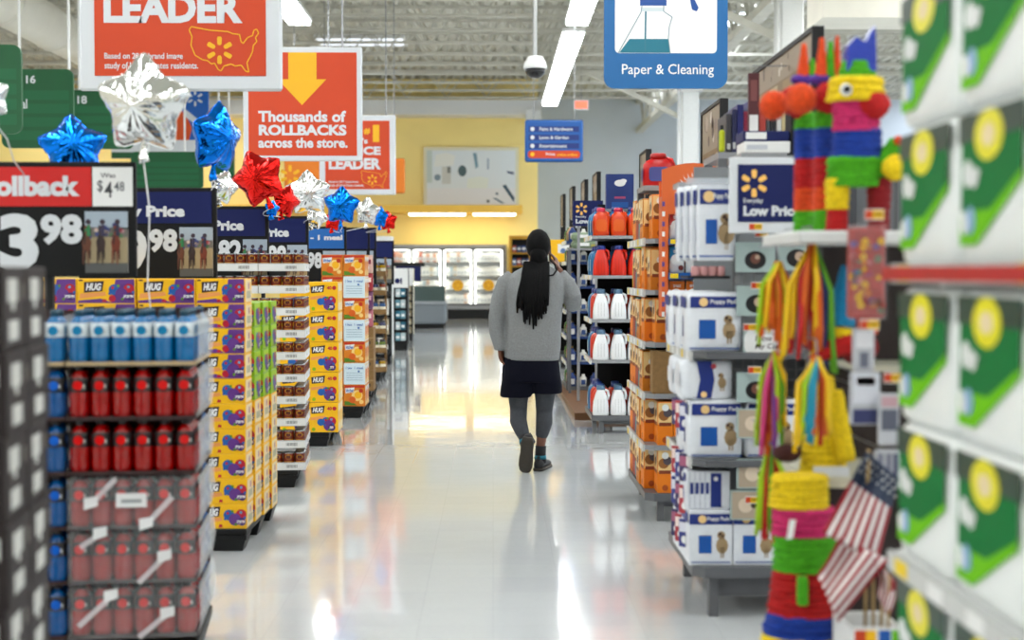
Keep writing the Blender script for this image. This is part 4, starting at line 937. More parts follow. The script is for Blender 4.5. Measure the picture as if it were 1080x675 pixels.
def balloon(px, py, Y, wpx, colr, label, roll=0, yaw=0, pitch=0, tail=True, wz=1.0):
    c = W(px, py, Y); R = wpx / 2 * Y / 1500 / .95
    r = thing('star_balloon', label, 'balloon', c)
    o = bpy.data.objects.new('foil_star', star_mesh(R, FOIL[colr], int(px))); C.objects.link(o); o.parent = r
    o.rotation_euler = Euler((rad(pitch), rad(roll), rad(yaw)), 'YXZ'); o.scale = (1, 1, wz)
    Mx = o.rotation_euler.to_matrix()
    if tail:
        a = Mx @ Vector((0, 0, -R * .62 * wz)); d = Mx @ Vector((0, 0, -R * .95 * wz)) ; d.y *= .3
        b = MB(); b.tube([c + a * .9, c + a * 1.1, c + d, c + d + Vector((.006, 0, -.02))], [.02 * R / .2, .011, .02, .024], FOIL[colr], 8, flat=.4); b.build('neck', r)
        b = MB(); e = c + d; pn = Vector(min(POLES, key=lambda q: abs(q[1] - Y) * 2 + abs(q[0] - c.x))); pn = Vector((min(max(c.x, pn.x - .3), pn.x + .35), pn.y, pn.z - .06)) if Y > 7 or px < 100 else Vector((e.x + .02, pn.y - .03, 1.2)); b.tube([e, e.lerp(pn, .3) + Vector((.015, 0, .0)), e.lerp(pn, .7) + Vector((-.01, 0, 0)), pn], .003, mat('white_ribbon', (225, 226, 226), .4), 5); b.build('ribbon', r)
balloon(152, 111, 5.95, 110, 'silver', 'big silver star balloon in front of the large orange sign', roll=4, yaw=-12, pitch=8)
balloon(77, 156, 6.7, 74, 'blue', 'blue star balloon half hidden behind the rollback sign', roll=-4, yaw=18, pitch=-10)
balloon(-14, 103, 5.6, 50, 'silver', 'silver star balloon with only one tip inside the left edge', roll=-14, yaw=15)
balloon(228, 146, 7.6, 80, 'blue', 'blue star balloon turned edge on, standing upright', roll=3, yaw=62, pitch=5)
balloon(235, 197, 8.3, 38, 'silver', 'small silver star balloon under the upright blue one', roll=20, yaw=40)
balloon(273, 188, 9.6, 62, 'red', 'large red star balloon tilted left of the arrow sign', roll=-22, yaw=-14, pitch=5)
balloon(301, 212, 10.4, 36, 'red', 'smaller red star balloon tucked behind the large red one', roll=20, yaw=35)
balloon(287, 220, 9.9, 18, 'blue', 'tiny blue balloon below the large red star', roll=10, yaw=30)
balloon(325, 204, 11.6, 50, 'silver', 'silver star balloon just right of the red balloons', roll=-3, yaw=8, pitch=6)
balloon(334, 228, 12.2, 28, 'silver', 'small silver balloon under the middle silver star', roll=30, yaw=30)
balloon(360, 217, 13.4, 42, 'blue', 'blue star balloon in front of the small orange sign', roll=4, yaw=-10, pitch=4)
balloon(352, 233, 14.0, 22, 'red', 'small red balloon peeking under the far blue star', roll=15, yaw=20)
balloon(387, 223, 15.2, 32, 'silver', 'far silver star balloon left of the last red one', roll=8, yaw=-20, pitch=5)
balloon(401, 229, 16.5, 24, 'blue', 'far blue star balloon between silver and last red one', roll=6, yaw=-40)
balloon(409, 233, 17.0, 22, 'red', 'furthest red star balloon at the end of the row', roll=-5, yaw=-10)
# ================================================================== RIGHT SIDE: SHELF UNITS
M_RAIL = mat('price_rail', (206, 208, 206), .4)
def shelf_unit(label, X0, X1, Y0, Y1, zs, deck, top, back=M_DARK, lip=M_STEEL, ch=.05):
    r = thing('shelf_unit', label, 'shelf', ((X0 + X1) / 2, (Y0 + Y1) / 2, 0))
    b = MB(); b.box(X1 - .03, X1, Y0 + .03, Y1 - .03, .1, top, back); b.build('back_panel', r)
    b = MB(); b.box(X0 + .12, X1 - .03, Y1 - .02, Y1 - .002, deck, top, back); b.build('added_end_sheet', r)  # added sheet, dark on most units to stand for shade between the goods
    for y in (Y0 + .03, Y1 - .08):
        b = MB(); b.box(X1 - .06, X1 - .03, y, y + .05, 0, top, M_STEEL); b.build('upright', r)
    b = MB(); pts = [(X0 + ch, Y0), (X1 - .03, Y0), (X1 - .03, Y1), (X0 + ch, Y1), (X0, Y1 - ch), (X0, Y0 + ch)]
    b.slab(pts, (0, 0, deck - .045), (1, 0, 0), (0, 1, 0), (0, 0, 1), .045, M_STEEL); b.build('base_deck', r)
    b = MB(); b.box(X0 + .1, X1 - .04, Y0 + .07, Y1 - .07, .08, deck - .045, M_STEEL); b.build('kick_panel', r)
    for x in (X0 + .07, X1 - .12):
        for y in (Y0 + .03, Y1 - .08):
            b = MB(); b.box(x, x + .04, y, y + .05, 0, deck - .045, M_STEEL); b.build('leg', r)
    for z in zs:
        b = MB(); b.slab(pts, (0, 0, z - .028), (1, 0, 0), (0, 1, 0), (0, 0, 1), .028, lip); s_ = b.build('shelf', r)
        b = MB(); b.box(X0 - .012, X0, Y0 + ch, Y1 - ch, z - .04, z + .004, M_RAIL)
        f = Face(b, (X0 - .012, Y1 - ch, z - .04), (0, -(Y1 - Y0 - 2 * ch), 0), (0, 0, .044), (-1, 0, 0))
        for q in range(5): f.rect(.05 + q * .2, .1, .13 + q * .2, .9, M_WHITE if q % 3 else mat('shelf_tag_yellow', (240, 210, 70), .5), 1)
        o = b.build('price_rail', s_); o.parent = s_
    return r
def header_panel(X, Y0, Y1, z0, z1, label, post=None):
    """photo board over an end unit, facing the aisle"""
    r = thing('header_board', label, 'display board', (X, (Y0 + Y1) / 2, z0))
    b = MB(); b.box(X, X + .03, Y0, Y1, z0, z1, M_WHITE); f = Face(b, (X, Y1, z0), (0, Y0 - Y1, 0), (0, 0, z1 - z0), (-1, 0, 0))
    rr = random.Random(int(Y0 * 10)); f.rect(0, .42, 1, 1, col((176, 160, 140)), 1); f.rect(0, 0, 1, .42, col((150, 126, 96)), 1)
    for q in range(9): f.disc(rr.uniform(.08, .92), rr.uniform(.5, .92), rr.uniform(.05, .12), col(rr.choice([(214, 206, 196), (120, 100, 90), (196, 178, 160), (160, 140, 130)])), 2 + q % 3, 9)
    for q in range(4): f.rect(.05 + q * .24, .04, .2 + q * .24, .36, col(rr.choice([(200, 184, 150), (110, 88, 66), (176, 150, 110)])), 2)
    b.build('print', r)
    for y in (Y0 - .02, Y1):
        b = MB(); b.box(X - .01, X + .04, y, y + .02, z0 - .25 if post is None else post, z1 + .02, M_DARK); b.build('post', r)
    b = MB(); b.box(X - .01, X + .04, Y0, Y1, z1, z1 + .02, M_DARK); b.build('top_rail', r)
    return r

# ---------------------------------------------------------------- detergent unit
DY = 12.7
def zat(py, Y): return 1.45 - (py - 287) * Y / 1500
dz = [zat(p, DY) for p in (380, 337, 290.5, 248.5)]; ddeck = zat(439, DY)
shelf_unit('grey end shelf stacked with detergent jugs', .885, 1.42, DY, DY + 1.0, dz, ddeck, 2.1, M_DARK, M_STEEL_L)
def sup(cx, cy, w_, d_, z, p=.55, n_=14):
    return [(cx + w_ / 2 * math.copysign(abs(math.cos(t)) ** p, math.cos(t)), cy + d_ / 2 * math.copysign(abs(math.sin(t)) ** p, math.sin(t)), z) for t in [2 * math.pi * j / n_ for j in range(n_)]]
def jug_parts(colr, capc, h=.27, w_=.148, d_=.11, style='cone', lab=None):
    m = col(colr, .3)
    b = MB(); rings = []
    prof = {'cone': ((0, .94), (.03, 1), (.3, .96), (.5, .86), (.7, .66), (.8, .5), (.85, .42)), 'jug': ((0, .94), (.03, 1), (.5, 1), (.66, .97), (.76, .8), (.82, .55), (.85, .42))}[style]
    for z, k in prof: rings.append(sup(0, 0, w_ * k, d_ * (.5 + .5 * k), h * z))
    b.loft(rings, m, True); f = Face(b, (-w_ / 2, -d_ / 2 - .002, 0), (w_, 0, 0), (0, 0, h), (0, -1, 0))
    for q in range(3 if style == 'cone' else 0): f.rect(.3 + q * .18, .1, .325 + q * .18, .55, col(tuple(int(v * .86) for v in colr), .4), 1)
    g = Face(b, (-w_ / 2 - .002, d_ / 2, 0), (0, -d_, 0), (0, 0, h), (-1, 0, 0))
    if lab: f.rrect(.18, .15, .82, .58, .1, col(lab, .4), 1); g.rrect(.15, .15, .85, .55, .1, col(lab, .4), 1)
    body = b.mesh('body')
    b = MB(); b.lathe([(w_ * .24, h * .845), (w_ * .27, h * .85), (w_ * .25, h * .985), (w_ * .2, h)], 12, col(capc, .35)); cap = b.mesh('cap')
    b = MB(); b.tube([(w_ * .2, 0, h * .86), (w_ * .43, 0, h * .8), (w_ * .48, 0, h * .66), (w_ * .44, 0, h * .52)], [.012, .013, .013, .012], m, 6); hd = b.mesh('handle')
    return [('body', body), ('cap', cap), ('handle', hd)]
JUG = {'white': jug_parts((232, 234, 236), (96, 130, 160)), 'orange': jug_parts((236, 70, 30), (40, 70, 150), style='jug'), 'blue': jug_parts((30, 130, 190), (70, 80, 150), style='jug', lab=(200, 220, 230)),
       'juice': jug_parts((240, 84, 26), (226, 60, 90), .25, style='jug', lab=(244, 110, 40)), 'red': jug_parts((234, 58, 34), (40, 60, 140))}
rows = [(ddeck, ['white', 'orange', 'blue'], 'base deck'), (dz[0], ['white', 'orange', 'blue'], 'lowest shelf'), (dz[1], ['white', 'orange', 'blue'], 'second shelf'), (dz[2], ['red', 'blue', 'blue'], 'third shelf'), (dz[3], ['juice', 'blue', 'blue'], 'top shelf')]
for z, kinds, nm in rows:
    for i in range(3):
        for j in range(6):
            kk = kinds[0] if j < 2 else (kinds[1] if j < 4 else kinds[2])
            if i == 0 and j == 1 and kk == 'white': kk = 'orange'
            if i > 0 and j > 3: continue
            cn = {'white': 'white', 'orange': 'orange', 'blue': 'blue', 'juice': 'orange pink capped', 'red': 'red orange'}[kk]
            put_parts('detergent_jug', JUG[kk], '%s detergent jug on %s, %s from aisle, %s row back' % (cn, nm, ORD[i + 1], ORD[j + 1]), 'jug', (.97 + i * .156 + (.01 if j % 2 else 0), DY + .075 + j * .155, z), 0, 'detergent jugs')
header_panel(1.36, DY - .1, DY + .45, 1.98, zat(161, DY), 'brown photo board over the detergent unit')
# blue box standing on top and red jug beside it
b = MB(); b.box(-.13, .13, -.05, .05, 0, .33, mat('box_navy', (24, 56, 128), .45), .004); f = box_faces(b, -.13, .13, -.05, .05, 0, .33)['F']; f.disc(.5, .74, .16, M_WHITE, 1, sq=.6); f.disc(.62, .8, .1, M_WHITE, 2, sq=.6); f.rect(.3, .3, .7, .36, col((196, 90, 130)), 1); f.rect(.2, .05, .8, .2, col((40, 100, 180)), 1)
px_, pz_ = XZ(653, 224, DY + .75)
bx_ = put('softener_box', b.mesh('softener_box'), 'navy blue box with white cloud behind the orange jugs', 'box', (px_, DY + .72, dz[3] + .265), 0)
b = MB(); b.box(px_ - .15, px_ + .15, DY + .6, DY + .85, dz[3] + .237, dz[3] + .265, M_STEEL_L); b.box(px_ + .1, px_ + .15, DY + .8, DY + .85, dz[3], dz[3] + .24, M_STEEL)
b.box(px_ - .15, px_ - .1, DY + .8, DY + .85, dz[3], dz[3] + .24, M_STEEL)
tag(b.build('riser'), 'small grey riser under the navy box on top shelf', 'riser')

# ---------------------------------------------------------------- orange box unit (second)
OY = 8.2
oz = [zat(p, OY) for p in (471, 416, 361.5, 306, 251.5)]; odeck = zat(522, OY)
shelf_unit('grey end shelf filled with orange boxes', .885, 1.45, OY, OY + 1.1, oz, odeck, 2.0, M_DARK, M_STEEL_L)
m_ob = mat('orange_carton', (255, 146, 20), .45); m_op = mat('orange_print_pale', (240, 206, 150), .45)
def orange_box(w_, d_, h_, split=.5, alt=None):
    b = MB(); b.box(-w_ / 2, w_ / 2, 0, d_, 0, h_, alt or m_ob, .003); fs = box_faces(b, -w_ / 2, w_ / 2, 0, d_, 0, h_)
    for k in ('F', 'L'):
        f = fs[k]
        if split: f.rect(.04, split, .96, .97, m_op, 1); f.disc(.4, split + .2, .12, col((170, 110, 60)), 2); f.disc(.65, split + .26, .1, col((90, 80, 90)), 3); f.disc(.5, split + .38, .08, M_WHITE, 4); f.rect(.1, split - .04, .9, split + .04, col((150, 70, 40)), 2)
        f.disc(.5, .12, .07, col((190, 90, 20)), 2)
    return b.mesh('orange_box')
OB = {'tall': orange_box(.09, .17, .255, .48), 'mid': orange_box(.1, .17, .165, 0), 'low': orange_box(.1, .17, .1, 0), 'tan': orange_box(.11, .17, .24, .35, mat('tan_carton', (232, 142, 56), .5)), 'teal': orange_box(.09, .17, .25, .45, mat('teal_carton', (40, 150, 170), .45)), 'redbox': orange_box(.09, .17, .24, .5, mat('rust_carton', (176, 60, 44), .45))}
def obox(kind, x, y, z, where):
    put('orange_box', OB[kind], '%s carton %s' % ({'tall': 'tall orange', 'mid': 'plain orange', 'low': 'low orange', 'tan': 'tan and orange', 'teal': 'teal', 'redbox': 'rust red'}[kind], where), 'box', (x, y, z), 0, 'cartons on the orange shelf')
seq = ['tall', 'tan', 'teal', 'redbox', 'tall']
for i in range(5):
    obox('tall', 1.0 + i * .094, OY + .02, oz[0], 'facing front on lowest shelf, %s from the aisle' % ORD[i + 1])
    if i < 3: obox('tall', 1.0 + i * .094, OY + .02, odeck, 'facing front on the base deck, %s from the aisle' % ORD[i + 1])
for j in range(5):
    for z, nm in ((odeck, 'base deck'), (oz[0], 'lowest shelf'), (oz[2], 'third shelf'), (oz[1], 'second shelf')):
        obox(seq[(j + (1 if z == oz[1] else 0)) % 5], .94 if z != oz[2] or True else 1, OY + .2 + j * .173 - (.19 if z in (oz[1],) and j == 0 else 0) * 0, z, 'edging the aisle on %s, %s row back' % (nm, ORD[j + 2]))
for i in range(4):
    obox(('mid', 'mid', 'low', 'low')[i], 1.1 + i * .105, OY + .02, oz[2], 'facing front on third shelf, %s from the aisle' % ORD[i + 2])
obox('tall', .985, OY + .02, oz[2], 'facing front on third shelf, first from the aisle')
b = MB(); b.box(-.2, .2, 0, .14, 0, .25, M_CARD, .004); f = box_faces(b, -.2, .2, 0, .14, 0, .25)['F']; f.rect(.42, .86, .98, .9, col((120, 92, 60)), 1); f.rect(.55, 0, .57, 1, col((140, 108, 70)), 1)
put('brown_carton', b.mesh('brown_carton'), 'large plain brown carton on second shelf of the orange unit', 'carton', (1.125, OY + .02, oz[1]))
for j, z in enumerate((oz[3], oz[4])):
    for i in range(4):
        obox(('tan', 'tall', 'tan', 'tall')[(i + j) % 4], .965 + i * .115, OY + .02, z, 'facing front on %s, %s from the aisle' % (('fourth shelf', 'top shelf')[j], ORD[i + 1]))
    for q in range(4): obox(seq[(q + j) % 5], .94, OY + .2 + q * .173, z, 'edging the aisle on %s, %s row back' % (('fourth shelf', 'top shelf')[j], ORD[q + 2]))
px_, pz_ = XZ(688, 197, OY + .5)
put_parts('detergent_jug', jug_parts((214, 36, 30), (190, 30, 30), .2, .19, .1, 'jug', lab=(80, 90, 160)), 'big red detergent jug on top of the orange unit', 'jug', (1.0, OY + .42, zat(197, OY + .42)), 0)
b = MB(); b.box(.9, 1.42, OY + .3, OY + .7, zat(197, OY + .42) - .03, zat(197, OY + .42), M_STEEL_L)
for x in (1.36,): b.box(x, x + .04, OY + .65, OY + .7, oz[4], zat(197, OY + .42), M_STEEL)
b.box(.9, .94, OY + .65, OY + .7, oz[4], zat(197, OY + .42), M_STEEL)
tag(b.build('riser'), 'light grey riser carrying the big red jug', 'riser')
header_panel(1.36, OY + .3, OY + 1.05, 2.02, zat(108, OY + .3), 'tall brown photo board left of the upright folders')
# yellow hanging strips between the two units
b = MB(); p0 = XZ(668, 262, 9.4); p1 = XZ(677, 212, 9.4); b.box(p0[0], p1[0], 9.4, 9.43, p0[1], p1[1], mat('lime_yellow_sign', (206, 210, 40), .5), .004); r_ = thing('shelf_flag', 'lime yellow flag sign sticking out between two shelf units', 'sign', (p0[0], 9.4, p0[1]))
Face(b, (p0[0], 9.4, p0[1]), (p1[0] - p0[0], 0, 0), (0, 0, p1[1] - p0[1]), (0, -1, 0)).rect(.1, .08, .9, .22, mat('lime_dark', (170, 176, 24), .5), 1); b.build('panel', r_)
b = MB(); b.box(p0[0] + .02, p0[0] + .035, 9.2, 9.4, p0[1] + .1, p0[1] + .12, M_STEEL); b.build('clip', r_)
p0 = XZ(666, 320, 9.35); p1 = XZ(671, 280, 9.35); b = MB(); b.box(p0[0], p1[0], 9.27, 9.29, p0[1], p1[1], mat('amber_strip', (240, 190, 40), .5), .003); Face(b, (p0[0], 9.27, p0[1]), (p1[0] - p0[0], 0, 0), (0, 0, p1[1] - p0[1]), (0, -1, 0)).rect(.1, .5, .9, .9, M_WHITE, 1)
tag(b.build('clip_strip'), 'thin amber strip hanging at the orange unit corner', 'sign')

# ---------------------------------------------------------------- orange side display with pouches
Y = 7.95; x0 = W(698, 250, Y).x; x1 = W(764, 250, Y).x; zt = zat(172, Y); zb = zat(334, Y); m_tr = mat('display_orange', (246, 124, 74), .5)
r = thing('side_display', 'orange side display of pouches with arched header', 'display', ((x0 + x1) / 2, Y, zb))
b = MB(); wd = x1 - x0; zh = zat(226, Y); pts = [(0, 0)] + [(wd, 0)]
for q in range(9): t = q / 8; pts.append((wd * (1 - t), zt - zh - .06 + .06 * math.sin(math.pi * min(1, max(0, .12 + .76 * t)))))
b.slab(pts, (x0, Y, zh), (1, 0, 0), (0, 0, 1), (0, 1, 0), .02, m_tr); f = Face(b, (x0, Y, zh), (wd, 0, 0), (0, 0, zt - zh), (0, -1, 0))
for q in range(15):
    t = rad(12 * q + 6); f.poly([(.55 + .30 * math.cos(t - .03), .38 + .36 * math.sin(t - .03)), (.55 + .30 * math.cos(t + .03), .38 + .36 * math.sin(t + .03)), (.55 + .36 * math.cos(t), .38 + .46 * math.sin(t))], M_WHITE, 1)
f.disc(.56, .38, .36, M_WHITE, 2, 20, .66); f.disc(.56, .38, .33, mat('badge_blue', (30, 104, 168), .4), 3, 20, .64); f.text('True', .4, .2, .78, .52, M_WHITE, 5, .05, .1); b.build('header', r)
b = MB(); b.box(x0, x0 + .035, Y - .01, Y + .14, zb, zh + .1, m_tr); f = Face(b, (x0, Y - .01, zb), (.035, 0, 0), (0, 0, zh + .1 - zb), (0, -1, 0))
for q in range(12): f.rect(0, q / 12, .45, q / 12 + .04, col((110, 80, 150)) if q % 2 else M_WHITE, 1)
b.build('side_panel', r); b = MB(); b.box(x1 - .02, x1, Y, Y + .14, zb, zh, m_tr); b.build('side_panel', r)
b = MB(); b.box(x0, x1, Y + .13, Y + .145, zb, zt - .1, m_tr); b.build('back_panel', r)
b = MB(); b.box(1.0, 1.04, Y + .145, OY + .012, 1.3, 1.34, M_STEEL); b.box(1.0, 1.04, OY - .02, OY + .002, 1.02, 1.34, M_STEEL); b.build('bracket', r)
def pouch(c):
    b = MB(); w_, h_ = .088, .155; rings = []
    for z, kd in ((0, .5), (.1, .9), (.4, 1), (.75, .6), (.93, .12), (1, .1)): rings.append(sup(0, 0, w_, .05 * kd, h_ * z, .6, 12))
    b.loft(rings, M_WHITE, True); f = Face(b, (-w_ / 2, -.0265, 0), (w_, 0, 0), (0, 0, h_), (0, -1, 0)); f.rect(.02, .52, .98, .97, col(c, .4), 1); f.disc(.45, .5, .2, M_WHITE, 2); f.disc(.75, .2, .1, col((120, 40, 30)), 2); f.text('treat', .25, .74, .75, .86, M_WHITE, 3); return b.mesh('pouch')
PO = {n_: pouch(c) for n_, c in (('red', (206, 52, 50)), ('blue', (40, 136, 190)), ('orange', (240, 130, 40)))}
mtb = mat('tray_front_blue', (28, 94, 170), .45)
for k, (py, cn) in enumerate(((252.5, 'red'), (288.5, 'blue'), (325, 'orange'))):
    z = zat(py, Y)
    b = MB(); b.box(x0 + .035, x1 - .02, Y - .02, Y + .13, z - .012, z, mtb); b.box(x0 + .035, x1 - .02, Y - .024, Y - .02, z - .032, z + .004, mtb); t_ = b.build('tray', r)
    b = MB(); b.box(x0 + .045, x0 + .09, Y - .027, Y - .024, z - .026, z, mat('shelf_tag_yellow', (240, 210, 70), .5)); b.build('price_tag', t_)
    for i in range(3): put('treat_pouch', PO[cn], '%s treat pouch in the orange side display, %s from left' % (cn, ORD[i + 1]), 'pouch', (x0 + .09 + i * .094, Y + .06, z + .001), 0, 'treat pouches')

# ---------------------------------------------------------------- pet pad unit (nearest full unit)
PY = 5.9
pz = [zat(487, PY), zat(372, PY), zat(282, PY)]; pdeck = zat(601, PY)
r = shelf_unit('grey shelf unit stacked with white pet pads', W(729, 600, PY).x + .01, 1.75, PY, PY + .9, pz[:2], pdeck, 1.95, mat('grey_pegboard', (150, 154, 158), .5), M_STEEL)
m_pb = mat('pad_navy', (34, 56, 140), .45); m_psq = mat('pad_square_blue', (28, 98, 186), .45); m_pw = mat('pad_white', (226, 230, 236), .35, noise=.04); m_dog = mat('dog_tan', (190, 164, 128), .5); m_dogd = mat('dog_brown', (80, 56, 44), .5)
def dog(f, cx, cy, s_, l=3):
    f.disc(cx, cy, .18 * s_, m_dog, l, 10, 1.3); f.disc(cx - .02, cy + .3 * s_, .12 * s_, m_dog, l, 10); f.disc(cx - .05, cy + .34 * s_, .05 * s_, m_dogd, l + 1, 8); f.poly([(cx - .06 * s_, cy - .35 * s_), (cx - .02 * s_, cy - .35 * s_), (cx - .02 * s_, cy), (cx - .06 * s_, cy)], m_dog, l); f.poly([(cx + .03 * s_, cy - .35 * s_), (cx + .07 * s_, cy - .35 * s_), (cx + .07 * s_, cy), (cx + .03 * s_, cy)], m_dog, l); f.disc(cx + .01, cy + .28 * s_, .025, m_dogd, l + 2, 8)
def pad_pack(w_, d_, h_, kind='soft', style=0):
    b = MB()
    if kind == 'box': b.box(-w_ / 2, w_ / 2, 0, d_, 0, h_, m_pw, .003)
    else:
        rings = []
        for z, k in ((0, .9), (.04, .97), (.15, 1), (.5, 1.01), (.85, 1), (.96, .96), (1, .88)): rings.append([(x, y + d_ / 2, zz) for x, y, zz in sup(0, 0, w_ * k, d_ * k, h_ * z, .32, 20)])
        b.loft(rings, m_pw, True)
    f = Face(b, (-w_ / 2, -.001, 0), (w_, 0, 0), (0, 0, h_), (0, -1, 0)); g = Face(b, (-w_ / 2 - .001, d_, 0), (0, -d_, 0), (0, 0, h_), (-1, 0, 0))
    q = 0 if kind == 'box' else .06
    if style == 0:
        f.rect(q, .74, 1 - q, .93, m_pb, 2); f.disc(.3, .835, .075, m_op, 3); f.text('Puppy Pads', .42, .79, .92, .88, M_WHITE, 4, .02); f.rect(.22, .22, .52, .54, m_psq, 2); dog(f, .76, .36, .62); f.line([(.05, .06), (.95, .06)], .02, m_psq, 2); g.rect(.1, .74, .9, .92, m_pb, 2); g.poly([(.4, .25), (.6, .25), (.55, .6), (.45, .6)], m_pb, 2)
    elif style == 1:
        f.poly([(.3, .02), (.58, .02), (.64, .5), (.58, .98), (.3, .98), (.37, .5)], m_pb, 2); f.disc(.44, .12, .08, m_op, 3); f.disc(.62, .84, .07, col((200, 80, 90)), 3); dog(f, .78, .42, .6); g.rect(.1, .3, .9, .7, m_pw, 1)
    else:
        f.rect(.55, .05, .8, .95, m_pb, 2); f.disc(.67, .8, .06, M_WHITE, 3)
        for k in range(4): f.rect(.06 + k * .12, .02, .07 + k * .12, .98, col((160, 168, 190)), 2); f.rect(.08 + k * .12, .4, .15 + k * .12, .7, m_pb, 2)
        g.rect(.1, .7, .9, .9, m_pb, 2); g.rect(.3, .2, .7, .5, m_psq, 2)
    return b.mesh('pad_pack')
def pad(me, x, y, z, label, rz=0): put('pad_pack', me, label, 'package', (x, y, z), rz, 'pet pad packs')
XP = lambda px, Y=PY: W(px, 400, Y).x
bw = XP(775) - XP(729)
PB = pad_pack(bw, .26, .235, 'box', 0); PB2 = pad_pack(bw, .26, .16, 'box', 2); PS = pad_pack(.235, .2, .25, 'soft', 0); PS1 = pad_pack(.225, .2, .165, 'soft', 1)
for i in range(3):
    for j in range(2 if i == 0 else 1): pad(PB, XP(752) + i * (bw + .004), PY + .04 + j * .27, pdeck, 'white pet pad box with blue square on base deck, %s from aisle, %s row' % (ORD[i + 1], ORD[j + 1]))
for j in range(2): pad(PB2, XP(750), PY + .06 + j * .27, pdeck + .236, 'white spined pet pad box stacked above the base boxes, %s row' % ORD[j + 1])
for i in range(2):
    for j in range(2 if i == 0 else 1): pad(PS, XP(758) + i * .24, PY + .06 + j * .24, pz[0], 'soft white pet pad pack on lower shelf, %s from aisle, %s row' % (ORD[i + 1], ORD[j + 1]))
for j in range(2): pad(PS1, XP(748), PY + .06 + j * .24, pz[0] + .252, 'pet pad pack with upright navy band under the middle shelf, %s row' % ORD[j + 1])
for j in range(3): pad(PS, XP(755) - .006 * j, PY + .04 + j * .23, pz[1], 'soft white pet pad pack on middle shelf, %s row back' % ORD[j + 1])
# small hanging pouches along the aisle edge
def card_pack(c1, c2, w_=.07, h_=.12):
    b = MB(); b.box(-w_ / 2, w_ / 2, -.006, .006, 0, h_, col(c1, .4), .003); f = Face(b, (-w_ / 2, -.0065, 0), (w_, 0, 0), (0, 0, h_), (0, -1, 0)); f.rect(.08, .55, .92, .9, col(c2, .4), 1); f.disc(.5, .28, .14, M_WHITE, 1); f.disc(.5, .93, .03, M_DARK, 2); return b.mesh('carded_item')
CPK = [card_pack((60, 70, 150), (220, 220, 230)), card_pack((196, 70, 80), (236, 220, 214)), card_pack((70, 64, 110), (190, 110, 140))]
for k in range(4):
    for j in range(3):
        z = (zat(582, PY), zat(545, PY), zat(470, PY), zat(455, PY))[k] - .02
        if k == 2: z = zat(515, PY)
        put('carded_item', CPK[(k + j) % 3], 'small carded item clipped to aisle edge of pad unit, %s strip, %s down' % (ORD[j + 1], ORD[k + 1]), 'carded item', (.825, PY + .16 + j * .13, z), rad(-50), 'carded items on the pad unit')
for j in range(3):
    b = MB(); b.box(.832, .838, PY + .19 + j * .13, PY + .2 + j * .13, pdeck - .02, .95, M_STEEL_L); tag(b.build('clip_strip'), 'thin grey clip strip along the pad unit edge, %s one back' % ORD[j + 1], 'strip', 'clip strips of the pad unit')
# bags hanging in a fan at the top
HBG = pad_pack(.16, .05, .32, 'soft', 0)
zt = zat(275, PY)
for j in range(4):
    put('pad_bag', HBG, 'tall hanging pet pad bag at top of pad unit, %s from the front' % ORD[j + 1], 'bag', (XP(756) - j * .018, PY + .03 + j * .075, zt), rad(2 * j), 'hanging pet pad bags')
b = MB(); b.box(XP(725), XP(790), PY + .02, PY + .06, zt + .322, zt + .345, mat('clear_acrylic', (214, 220, 226), .1, alpha=.5)); b.box(XP(725), XP(790), PY + .3, PY + .5, zt + .322, zt + .345, M_STEEL_L); b.box(XP(786), XP(790), PY + .02, PY + .5, zt + .322, zt + .345, M_STEEL_L); tag(b.build('hang_bar'), 'clear hanging bar above the pet pad bags', 'bar')
# small pink rolls on a ledge under the bags
z = zat(291, PY); b = MB(); b.box(XP(727), XP(772), PY + .06, PY + .3, z - .012, z, M_DARK); tag(b.build('ledge'), 'dark ledge under the hanging pet pad bags', 'ledge')
b = MB(); b.lathe([(.017, 0), (.018, .004), (.018, .036), (.016, .04)], 12, mat('pink_roll', (226, 170, 170), .5)); me = b.mesh('pink_roll')
for i in range(4): put('pink_roll', me, 'small pink roll on ledge below the hanging bags, %s from left' % ORD[i + 1], 'roll', (XP(736) + i * .036, PY + .09, z), 0, 'pink rolls')
# wire grid with hanging bowls
r = thing('wire_grid', 'chrome wire grid panel behind the carded bowls', 'grid', (1.25, PY + .07, .9))
for k in range(9):
    x = XP(776) + k * .045; b = MB(); b.bar((x, PY + .08, .85), (x, PY + .08, 1.55), .005, M_WIRE); b.build('wire', r)
for k in range(16):
    z = .86 + k * .045; b = MB(); b.bar((XP(774), PY + .076, z), (XP(774) + .38, PY + .076, z), .005, M_WIRE); b.build('wire', r)
def bowl_card(kind):
    b = MB(); w_, h_ = .165, .125; b.box(-w_ / 2, w_ / 2, -.002, .002, 0, h_, mat('card_grey_teal', (178, 196, 194), .5))
    f = Face(b, (-w_ / 2, -.002, 0), (w_, 0, 0), (0, 0, h_), (0, -1, 0)); f.disc(.5, .4, .36, mat('bowl_black_print', (24, 24, 28), .4), 1, 18, .85) if kind < 2 else None
    if kind == 0: f.disc(.5, .44, .17, col((130, 84, 70)), 2); f.disc(.55, .5, .08, col((206, 180, 160)), 3)
    if kind == 1: f.disc(.56, .46, .16, col((206, 180, 160)), 2); f.disc(.62, .4, .08, col((60, 50, 50)), 3)
    if kind == 2: f.rrect(.02, .05, .98, .9, .3, M_WHITE, 1); f.text('I Love', .3, .52, .72, .72, col((80, 40, 60)), 3, .01, .2); f.text('My Cat', .3, .22, .9, .44, col((80, 40, 60)), 3, .01, .2)
    if kind == 3: f.rect(.05, .05, .95, .95, col((196, 180, 160)), 1); f.disc(.4, .5, .25, col((226, 210, 190)), 2); f.disc(.6, .5, .1, m_dogd, 3)
    return b.mesh('carded_bowl')
BC = [bowl_card(k) for k in range(4)]
